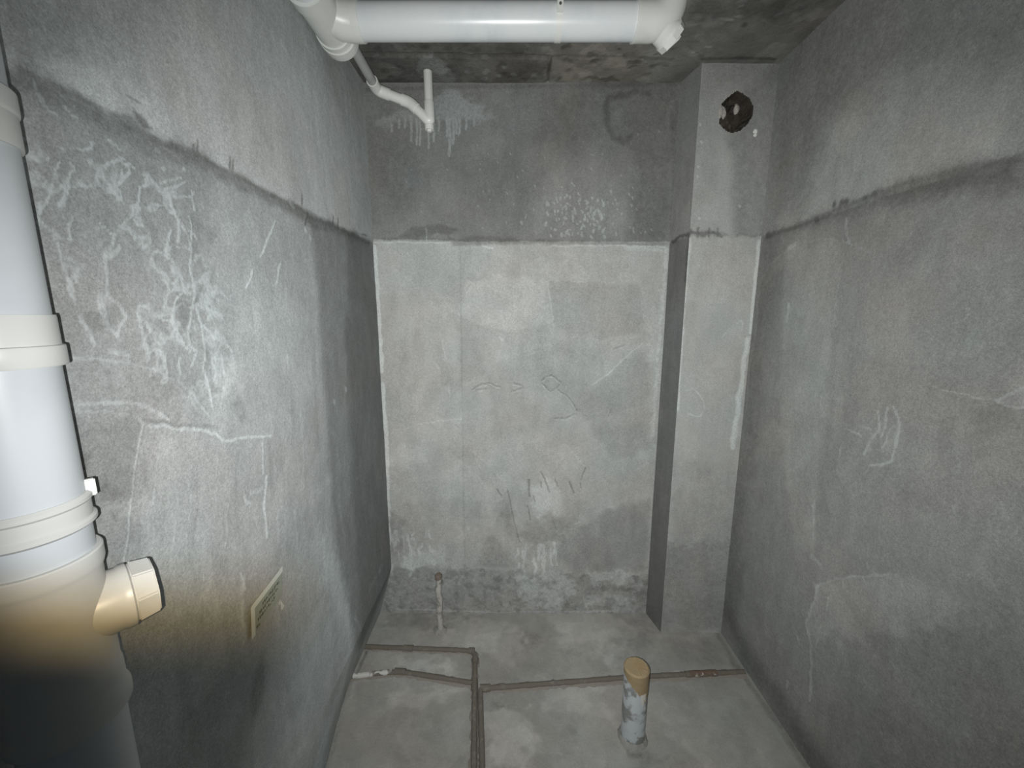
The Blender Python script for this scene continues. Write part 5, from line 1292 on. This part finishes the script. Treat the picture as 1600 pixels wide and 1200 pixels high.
finish('screw_plug', bm, M_stackfit, stack)['label'] = 'octagonal screw plug of the stack'

# ------------------------------------------------------------------ drain line hung below the ceiling
PY, PZ = 1.58, 2.776
TX = -.642
line = empty('drain_line', (0, PY, ZC), 'fat white plastic drain pipe hung across the ceiling with its tee and thin trap branch', 'pipe')
finish('main_pipe', along((-.56, PY, PZ), (1, 0, 0), [(0, .055), (1.02, .055)], 64), M_pvc, line)
# tee: run along the left wall, swept branch to the right
bm = bmesh.new()
tube(bm, [(TX, y, PZ) for y in (1.415, 1.415, 1.460, 1.464, 1.640)], [.050, .0655, .0655, .0600, .0600], 56, (False, True))
tube(bm, [(TX, PY-.045, PZ), (TX+.02, PY-.028, PZ), (TX+.05, PY-.008, PZ), (TX+.085, PY, PZ), (-.548, PY, PZ), (-.527, PY, PZ), (-.522, PY, PZ), (-.522, PY, PZ)],
     [.050, .056, .0595, .0595, .0598, .0598, .0590, .055], 56, (True, False))
tee = finish('tee_fitting', bm, M_fit, line); tee['label'] = 'swept tee joining the ceiling pipe to the run along the left wall'
finish('run_pipe', along((TX, .62, PZ), (0, 1, 0), [(0, .055), (.86, .055)], 56), M_pvc, line)
bm = bmesh.new()
tube(bm, [(TX, y, PZ) for y in (1.618, 1.618, 1.640, 1.642)], [.054, .0650, .0650, .0610], 56, (False, True))
finish('coupling', bm, M_fit, line)
bm = bmesh.new()
tube(bm, [(TX+.003, y, PZ) for y in (1.642, 1.642, 1.662, 1.680, 1.684)], [.056, .0690, .0690, .0670, .062], 56, (False, True))
finish('reducer', bm, M_fit, line)['label'] = 'stepped reducer where the thin branch starts'
# thin branch to the trap
A = Vector((-.612, 1.66, 2.786)); B = Vector((-.606, 1.985, 2.765)); C = Vector((-.465, 2.000, 2.722)); D = Vector((-.376, 1.995, 2.640)); E = Vector((-.386, 2.032, ZC+.01))
bm = bmesh.new(); tube(bm, [A, B+(A-B).normalized()*.05], .0195, 28)
finish('thin_pipe', bm, M_grey, line)['label'] = 'thin grey pipe running back from the reducer'
bm = bmesh.new(); u = (A-B).normalized()
p = bend([B+u*.065, B, B+(C-B).normalized()*.055], .035)
tube(bm, [p[0]]+p+[p[-1]], [.0195]+[.0245]*len(p)+[.0205], 28, (False, False))
finish('elbow', bm, M_fit, line)
bm = bmesh.new(); v = (C-B).normalized(); tube(bm, [B+v*.03, C-v*.02], .021, 28)
finish('thin_pipe.001', bm, M_fit, line)
bm = bmesh.new()
p = bend([C-v*.038, C, C+(D-C).normalized()*.04], .028)
tube(bm, [p[0]]+p+[p[-1]], [.021]+[.0245]*len(p)+[.0215], 28, (False, False))
finish('elbow.001', bm, M_fit, line)
bm = bmesh.new(); wv = (D-C).normalized(); tube(bm, [C+wv*.02, D-wv*.002], .0215, 28)
finish('thin_pipe.002', bm, M_fit, line)
bm = bmesh.new(); tube(bm, [D+(E-D).normalized()*.05, E], .0195, 28)
finish('riser', bm, M_fit, line)
bm = bmesh.new(); e = (E-D).normalized()
p = bend([D-wv*.040, D, D+e*.030], .024)
tube(bm, p+[D+e*.084, D+e*.088, D+e*.088], [.0222]+[.0232]*(len(p)-1)+[.0238, .0225, .019], 28)
finish('trap_body', bm, M_fit, line)
bm = bmesh.new(); prism(bm, D+Vector((-.003, 0, -.014)), Vector((0, 0, -1)), Vector((1, 0, 0)), .0215, .020, 10, 0, .97)
prism(bm, D+Vector((-.003, 0, -.034)), Vector((0, 0, -1)), Vector((1, 0, 0)), .011, .009, 6)
bmesh.ops.bevel(bm, geom=bm.edges[:], offset=.001, segments=1, affect='EDGES')
finish('trap_plug', bm, M_fit, line)['label'] = 'screw plug under the trap'
# right end: socket, bend up into the slab, cleanout plug
bm = bmesh.new()
pts = [(.425, PY, PZ), (.425, PY, PZ), (.432, PY, PZ), (.437, PY, PZ), (.485, PY, PZ)]
rad = [.055, .0605, .0605, .0592, .0592]
for i in range(1, 9):
    a = math.pi/2*i/8; pts.append((.485+.060*math.sin(a), PY, PZ+.060*(1-math.cos(a)))); rad.append(.0588)
pts.append((.545, PY, ZC+.01)); rad.append(.0588)
tube(bm, pts, rad, 56, (False, False))
CD = Vector((.80, .26, -.54)).normalized(); CP = Vector((.505, PY, PZ+.004))
tube(bm, [CP, CP+CD*.062, CP+CD*.066], [.050, .050, .048], 40)
finish('end_bend', bm, M_fit, line)['label'] = 'bend turning up into the slab at the right end'
bm = bmesh.new(); tube(bm, [CP+CD*.060, CP+CD*.060, CP+CD*.066, CP+CD*.067], [.048, .053, .053, .049], 40)
prism(bm, CP+CD*.066, CD, Vector((0, 1, 0)), .052, .021, 8, .3, .96)
box(bm, CP+CD*.092, (.052, .014, .012), CD.to_track_quat('Z', 'Y').to_matrix())
finish('cleanout_plug', bm, M_fit, line, angle=20)['label'] = 'faceted cleanout plug at the right end'
# strap clamp
bm = bmesh.new()
tube(bm, [(.150, PY, PZ), (.150, PY, PZ), (.172, PY, PZ), (.172, PY, PZ)], [.054, .0572, .0572, .054], 56, (False, False))
box(bm, (.161, PY-.060, PZ+.040), (.020, .012, .10)); box(bm, (.161, PY+.060, PZ+.040), (.020, .012, .10))
st = finish('strap', bm, M_fit, line); st['label'] = 'narrow white strap around the ceiling pipe'
finish('screw', along((.161, PY-.065, PZ+.012), (0, -1, -.3), [(0, .0045), (.004, .0045), (.006, .003)], 14), M_screw, st)

# ------------------------------------------------------------------ water pipes smeared with mortar on the floor
M_mud = simple_mat('mortar_smeared_pipe', (.165, .15, .125), .75, .3, dirt=(.24, .225, .195), dirt_scale=22, bump=.5, grain=.15)
M_mud2 = simple_mat('mortar_bed', (.27, .25, .22), .88, .2, dirt=(.21, .195, .17), dirt_scale=18, bump=.8, grain=.2)
zf = .008
def run(name, pts, r, parent, mat=M_mud, rad=.04, seed=0):
    bm = bmesh.new(); p = bend(pts, rad, 8); q = []
    for a, b in zip(p, p[1:]):
        n = max(1, int((b-a).length/.03)); q += [a+(b-a)*i/n for i in range(n)]
    q.append(p[-1]); rr = random.Random(seed)
    tube(bm, q, [r*rr.uniform(.93, 1.07) for _ in q], 18)
    return finish(name, bm, mat, parent)
wa = empty('water_pipe', (-.19, 1.64, 0), 'mortar-smeared water pipes branching low across the floor from wall to wall', 'pipe')
run('pipe', [(-.80, 1.865, zf), (-.275, 1.842, zf), (-.196, 1.835, zf), (-.180, 1.64, zf), (-.150, 1.28, zf), (-.10, .6, zf)], .0125, wa, rad=.05, seed=1)
run('pipe.001', [(-.80, 1.685, zf), (-.57, 1.715, zf), (-.181, 1.648, zf)], .0125, wa, rad=.08, seed=2)
def sleeve(p, d, L, r, parent, seed):
    bm = bmesh.new(); p = Vector(p); d = Vector(d).normalized()
    tube(bm, [p-d*L/2, p-d*L/2, p+d*L/2, p+d*L/2], [.010, r, r, .010], 20, wob=.03, seed=seed)
    return finish('socket', bm, M_mud, parent)
sleeve((-.555, 1.854, zf), (1, -.04, 0), .05, .0165, wa, 1)
sleeve((-.215, 1.838, zf), (1, -.04, 0), .03, .0165, wa, 2)
sleeve((-.190, 1.775, zf), (-.08, 1, 0), .035, .0165, wa, 3)
sleeve((-.56, 1.712, zf), (1, -.05, 0), .055, .0165, wa, 4)
sleeve((-.181, 1.645, zf), (-.08, 1, 0), .06, .0165, wa, 5)
M_pale = simple_mat('scraped_white_plastic', (.60, .60, .58), .5, .4, dirt=(.25, .235, .21), dirt_scale=30, dirt_lo=.5, dirt_hi=.6)
o = run('pipe_end', [(-.785, 1.687, zf+.001), (-.60, 1.711, zf+.001)], .0130, wa, M_pale, seed=6); o['label'] = 'scraped white end of the pipe at the left wall'
def bed(pts, wd, ht, parent, seed):
    """a low ragged ridge of mortar along a pipe"""
    bm = bmesh.new(); p = bend(pts, .05, 8); q = []
    for a, b in zip(p, p[1:]):
        n = max(1, int((b-a).length/.02)); q += [a+(b-a)*i/n for i in range(n)]
    q.append(p[-1]); rr = random.Random(seed); rows = []
    for i, c in enumerate(q):
        t = (q[min(i+1, len(q)-1)]-q[max(i-1, 0)]).normalized(); s = Vector((-t.y, t.x, 0)); w1, w2 = wd*rr.uniform(.7, 1.3), wd*rr.uniform(.7, 1.3)
        rows.append([bm.verts.new(Vector((c.x, c.y, 0))+s*a+Vector((0, 0, z))) for a, z in ((-w1, -.003), (-w1*.6, ht*.5), (-w1*.25, ht), (w2*.25, ht), (w2*.6, ht*.5), (w2, -.003))])
    for A, B in zip(rows, rows[1:]):
        for j in range(5): bm.faces.new((A[j], A[j+1], B[j+1], B[j]))
    return finish('mortar_bed', bm, M_mud2, parent, angle=80)
bed([(-.80, 1.685, 0), (-.57, 1.715, 0), (-.181, 1.648, 0)], .026, .010, wa, 3)
bed([(-.80, 1.865, 0), (-.275, 1.842, 0), (-.196, 1.835, 0), (-.180, 1.64, 0), (-.150, 1.28, 0), (-.10, .6, 0)], .022, .009, wa, 4)
wb = wa
run('pipe', [(1.165, 1.712, zf), (.60, 1.682, zf), (-.10, 1.624, zf), (-.152, 1.620, zf), (-.117, 1.28, zf), (-.067, .6, zf)], .0125, wb, rad=.02, seed=7)
bed([(1.165, 1.712, 0), (.60, 1.682, 0), (-.12, 1.624, 0)], .026, .010, wb, 5)
sleeve((.94, 1.700, zf), (1, .05, 0), .16, .0150, wb, 6)
sleeve((-.128, 1.624, zf), (1, .05, 0), .05, .0165, wb, 7)
M_rustp = simple_mat('rusty_pipe_end', (.16, .115, .09), .8, .3, dirt=(.45, .42, .38), dirt_scale=40, dirt_lo=.6, dirt_hi=.66, bump=.5)
run('pipe_end', [(.88, 1.697, zf+.003), (1.02, 1.704, zf+.003)], .0145, wb, M_rustp, seed=8)['label'] = 'rust-brown stretch near the right wall'

# ------------------------------------------------------------------ drain stub with its tan cover
M_skim = simple_mat('floor_mortar', (.33, .325, .31), .88, .2, dirt=(.27, .262, .245), dirt_scale=18, bump=.7, grain=.2)
M_stub = simple_mat('plaster_splashed_pvc', (.52, .56, .58), .5, .4, dirt=(.25, .26, .25), dirt_scale=13, dirt_lo=.47, dirt_hi=.56, bump=.3)
M_tan = simple_mat('tan_tape', (.335, .26, .155), .7, .3, dirt=(.32, .235, .125), dirt_scale=25, dirt_lo=.45, dirt_hi=.7, bump=.35, grain=.12)
QX, QY = .512, 1.408
stub = empty('drain_stub', (QX, QY, 0), 'short upright drain stub on the floor with a tan taped-over top', 'pipe')
finish('pipe', along((QX, QY, -.01), UPV, [(0, .049), (.338, .049)], 48), M_stub, stub)
bm = bmesh.new(); seg = 64; top = .345; rr = random.Random(12); O = []; I_ = []; Lw = []
for j in range(seg):
    a = 2*math.pi*j/seg; c, s = math.cos(a), math.sin(a)
    # skirt hangs lowest on the near right side
    k = .5+.5*math.cos(a-math.radians(-45))
    low = top-.022-.085*k**2+rr.uniform(-.005, .005)-(.02 if abs(a-5.3) < .18 else 0)
    I_.append(bm.verts.new((QX+.045*c, QY+.045*s, top+.002+rr.uniform(-.001, .001))))
    O.append(bm.verts.new((QX+.0512*c, QY+.0512*s, top-.004)))
    Lw.append(bm.verts.new((QX+.0503*c, QY+.0503*s, low)))
for j in range(seg):
    k = (j+1) % seg
    bm.faces.new((I_[j], I_[k], O[k], O[j])); bm.faces.new((O[j], O[k], Lw[k], Lw[j]))
cv_ = bm.verts.new((QX, QY, top+.001))
for j in range(seg): bm.faces.new((I_[(j+1) % seg], I_[j], cv_))
finish('tape_cover', bm, M_tan, stub)['label'] = 'tan tape stretched over the stub'
M_peel = simple_mat('peeled_paper', (.62, .60, .55), .8, .2)
bm = bmesh.new()
for a0, a1, z0, z1 in ((-1.45, -.95, .225, .262), (-1.35, -1.1, .205, .23)):
    vs_ = []
    for i in range(7):
        a = a0+(a1-a0)*i/6
        vs_.append((bm.verts.new((QX+.0512*math.cos(a), QY+.0512*math.sin(a), z0+.012*math.sin(i*1.9))), bm.verts.new((QX+.0508*math.cos(a), QY+.0508*math.sin(a), z1))))
    for A_, B_ in zip(vs_, vs_[1:]): bm.faces.new((A_[0], B_[0], B_[1], A_[1]))
finish('torn_tape', bm, M_peel, stub)['label'] = 'torn pale strip below the tan tape'
bm = bmesh.new()
tube(bm, [(QX, QY, -.008), (QX, QY, .004), (QX, QY, .016), (QX, QY, .022)], [.064, .060, .053, .049], 40, (False, False), wob=.05, seed=5)
finish('mortar_collar', bm, M_skim, stub)

# ------------------------------------------------------------------ thin upright stub near the back wall
M_thin = simple_mat('mortar_coated_conduit', (.47, .46, .43), .8, .3, dirt=(.28, .265, .24), dirt_scale=28, dirt_lo=.5, dirt_hi=.62, bump=.7, grain=.12)
M_rust = simple_mat('rusty_top', (.20, .165, .14), .85, .2, bump=.5)
tn = empty('conduit_stub', (-.408, 1.986, 0), 'thin mortar-coated conduit stub standing before the back wall', 'pipe')
bm = bmesh.new(); n = 16
tube(bm, [(-.408+.003*math.sin(i*.9), 1.986+.002*math.cos(i*1.3), -.005+.335*i/n) for i in range(n+1)], [.0165*(1+.10*math.sin(i*2.1)) for i in range(n+1)], 20, wob=.05, seed=3)
finish('pipe', bm, M_thin, tn)
finish('pipe_plug', along((-.4085, 1.986, .325), UPV, [(0, .0185), (.022, .0195), (.030, .015), (.030, .008)], 20, wob=.04), M_rust, tn)['label'] = 'brown rusted plug on the conduit'
bm = bmesh.new(); tube(bm, [(-.408, 1.986, -.006), (-.408, 1.986, .006), (-.408, 1.986, .016)], [.042, .034, .017], 24, (False, False), wob=.12, seed=8)
finish('mortar_collar', bm, M_skim, tn)

# ------------------------------------------------------------------ taped notice on the left wall
M_card = simple_mat('grey_green_card', (.33, .37, .33), .6, .3, dirt=(.36, .40, .36), dirt_scale=20, grain=.06)
M_tape = simple_mat('pale_tape', (.66, .70, .66), .5, .4)
M_ink = simple_mat('dark_ink', (.10, .12, .10), .6, .3)
LX = XL+.006
O0 = Vector((LX, .956, .985)); du = Vector((0, .142, .016)); dv = Vector((0, -.010, -.078))
note = empty('notice_card', O0+du*.5+dv, 'small grey-green notice card taped to the left wall, lines of dark writing on it', 'notice')
def slab(bm, a, b, c, d, t):
    lo = [bm.verts.new(p) for p in (a, b, c, d)]; hi = [bm.verts.new(p+Vector((t, 0, 0))) for p in (a, b, c, d)]
    bm.faces.new(hi); bm.faces.new(lo[::-1])
    for i in range(4): bm.faces.new((lo[i], lo[(i+1) % 4], hi[(i+1) % 4], hi[i]))
def quad(name, u0, v0, u1, v1, x, t, mat, parent, bm=None):
    own = bm is None; bm = bm or bmesh.new(); X_ = Vector((x, 0, 0))
    slab(bm, O0+du*u0+dv*v0+X_, O0+du*u1+dv*v0+X_, O0+du*u1+dv*v1+X_, O0+du*u0+dv*v1+X_, t)
    if own: return finish(name, bm, mat, parent, smooth=False)
quad('card', 0, 0, 1, 1, -.004, .005, M_card, note)
quad('tape', -.02, -.10, 1.02, .10, .0012, .0006, M_tape, note)['label'] = 'pale tape along the top edge'
quad('tape', -.05, -.08, .06, 1.05, .0014, .0006, M_tape, note)['label'] = 'pale tape down the near edge'
bm = bmesh.new(); rr = random.Random(21)
for row, (u0, u1) in ((.30, (.30, .88)), (.48, (.20, .80)), (.66, (.14, .70)), (.86, (.10, .24))):
    u = u0
    while u < u1:
        w_ = rr.uniform(.025, .045)
        for k in range(rr.randint(2, 4)):
            if rr.random() < .5:
                y = row+rr.uniform(-.05, .05); quad('', u, y, u+w_, y+.018, .0014, .0004, None, None, bm)
            else:
                x = u+rr.uniform(0, w_); quad('', x, row-.055, x+.008, row+.055, .0014, .0004, None, None, bm)
        u += w_+rr.uniform(.012, .03)
finish('lettering', bm, M_ink, note, smooth=False)
bm = bmesh.new()
slab(bm, Vector((XL+.004, 1.082, .905)), Vector((XL+.003, 1.097, .878)), Vector((XL+.003, 1.082, .874)), Vector((XL+.004, 1.078, .882)), .001)
tg = finish('paper_scrap', bm, M_tape, None, smooth=False); tag(tg, 'tiny torn white paper scrap stuck beside the notice card', 'paper')

# ------------------------------------------------------------------ the photographer's phone; an added, unseen flap stands in for a finger blocking its flash at lower left
RC = Matrix.Rotation(math.pi/2-PITCH, 3, 'X')
def cam_pt(x, y, z): return Vector((0, 0, CAM_H))+RC @ Vector((x, y, z))
M_black = simple_mat('black_glass', (.02, .02, .022), .3, .5)
M_flap = simple_mat('flap_brown', (.16, .10, .05), .7, .3, bump=.3)
phone = empty('smartphone', cam_pt(.045, -.030, .008), 'black smartphone with an added brown flap shading its flash, its camera facing the bare room', 'phone')
bm = bmesh.new(); box(bm, cam_pt(.045, -.030, .0075), (.152, .078, .008), RC)
bmesh.ops.bevel(bm, geom=bm.edges[:], offset=.003, segments=3, affect='EDGES')
finish('body', bm, M_black, phone)
d_ = .020
def flap(name, cs, mat):
    bm = bmesh.new()
    lo = [bm.verts.new(FLASH+RC @ Vector((x*d_, y*d_, -d_))) for x, y in cs]; hi = [bm.verts.new(v.co+RC @ Vector((0, 0, .0008))) for v in lo]
    bm.faces.new(lo); bm.faces.new(hi[::-1])
    for i in range(len(cs)): bm.faces.new((lo[i], lo[(i+1) % len(cs)], hi[(i+1) % len(cs)], hi[i]))
    return finish(name, bm, mat, phone, smooth=False)
flap('added_shade_flap', [(-.515, -.615), (-.53, -.70), (-.60, -1.0), (-.83, -1.9), (-2.3, -1.9), (-2.3, -.625)], M_flap)  # unseen blocker added to cast the dark patch at lower left
M_amber, nt_, p_ = new_mat('amber_film')
nt_.nodes.remove(p_); tr_ = nt_.nodes.new('ShaderNodeBsdfTransparent'); tr_.inputs['Color'].default_value = (.78, .66, .45, 1)  # added film that tints the flash along the edge of the shade
nt_.links.new(tr_.outputs[0], nt_.nodes['Material Output'].inputs['Surface'])
flap('added_amber_strip', [(-.53, -.49), (-.515, -.615), (-2.3, -.625), (-2.3, -.50)], M_amber)['label'] = 'amber film added along the shading flap'
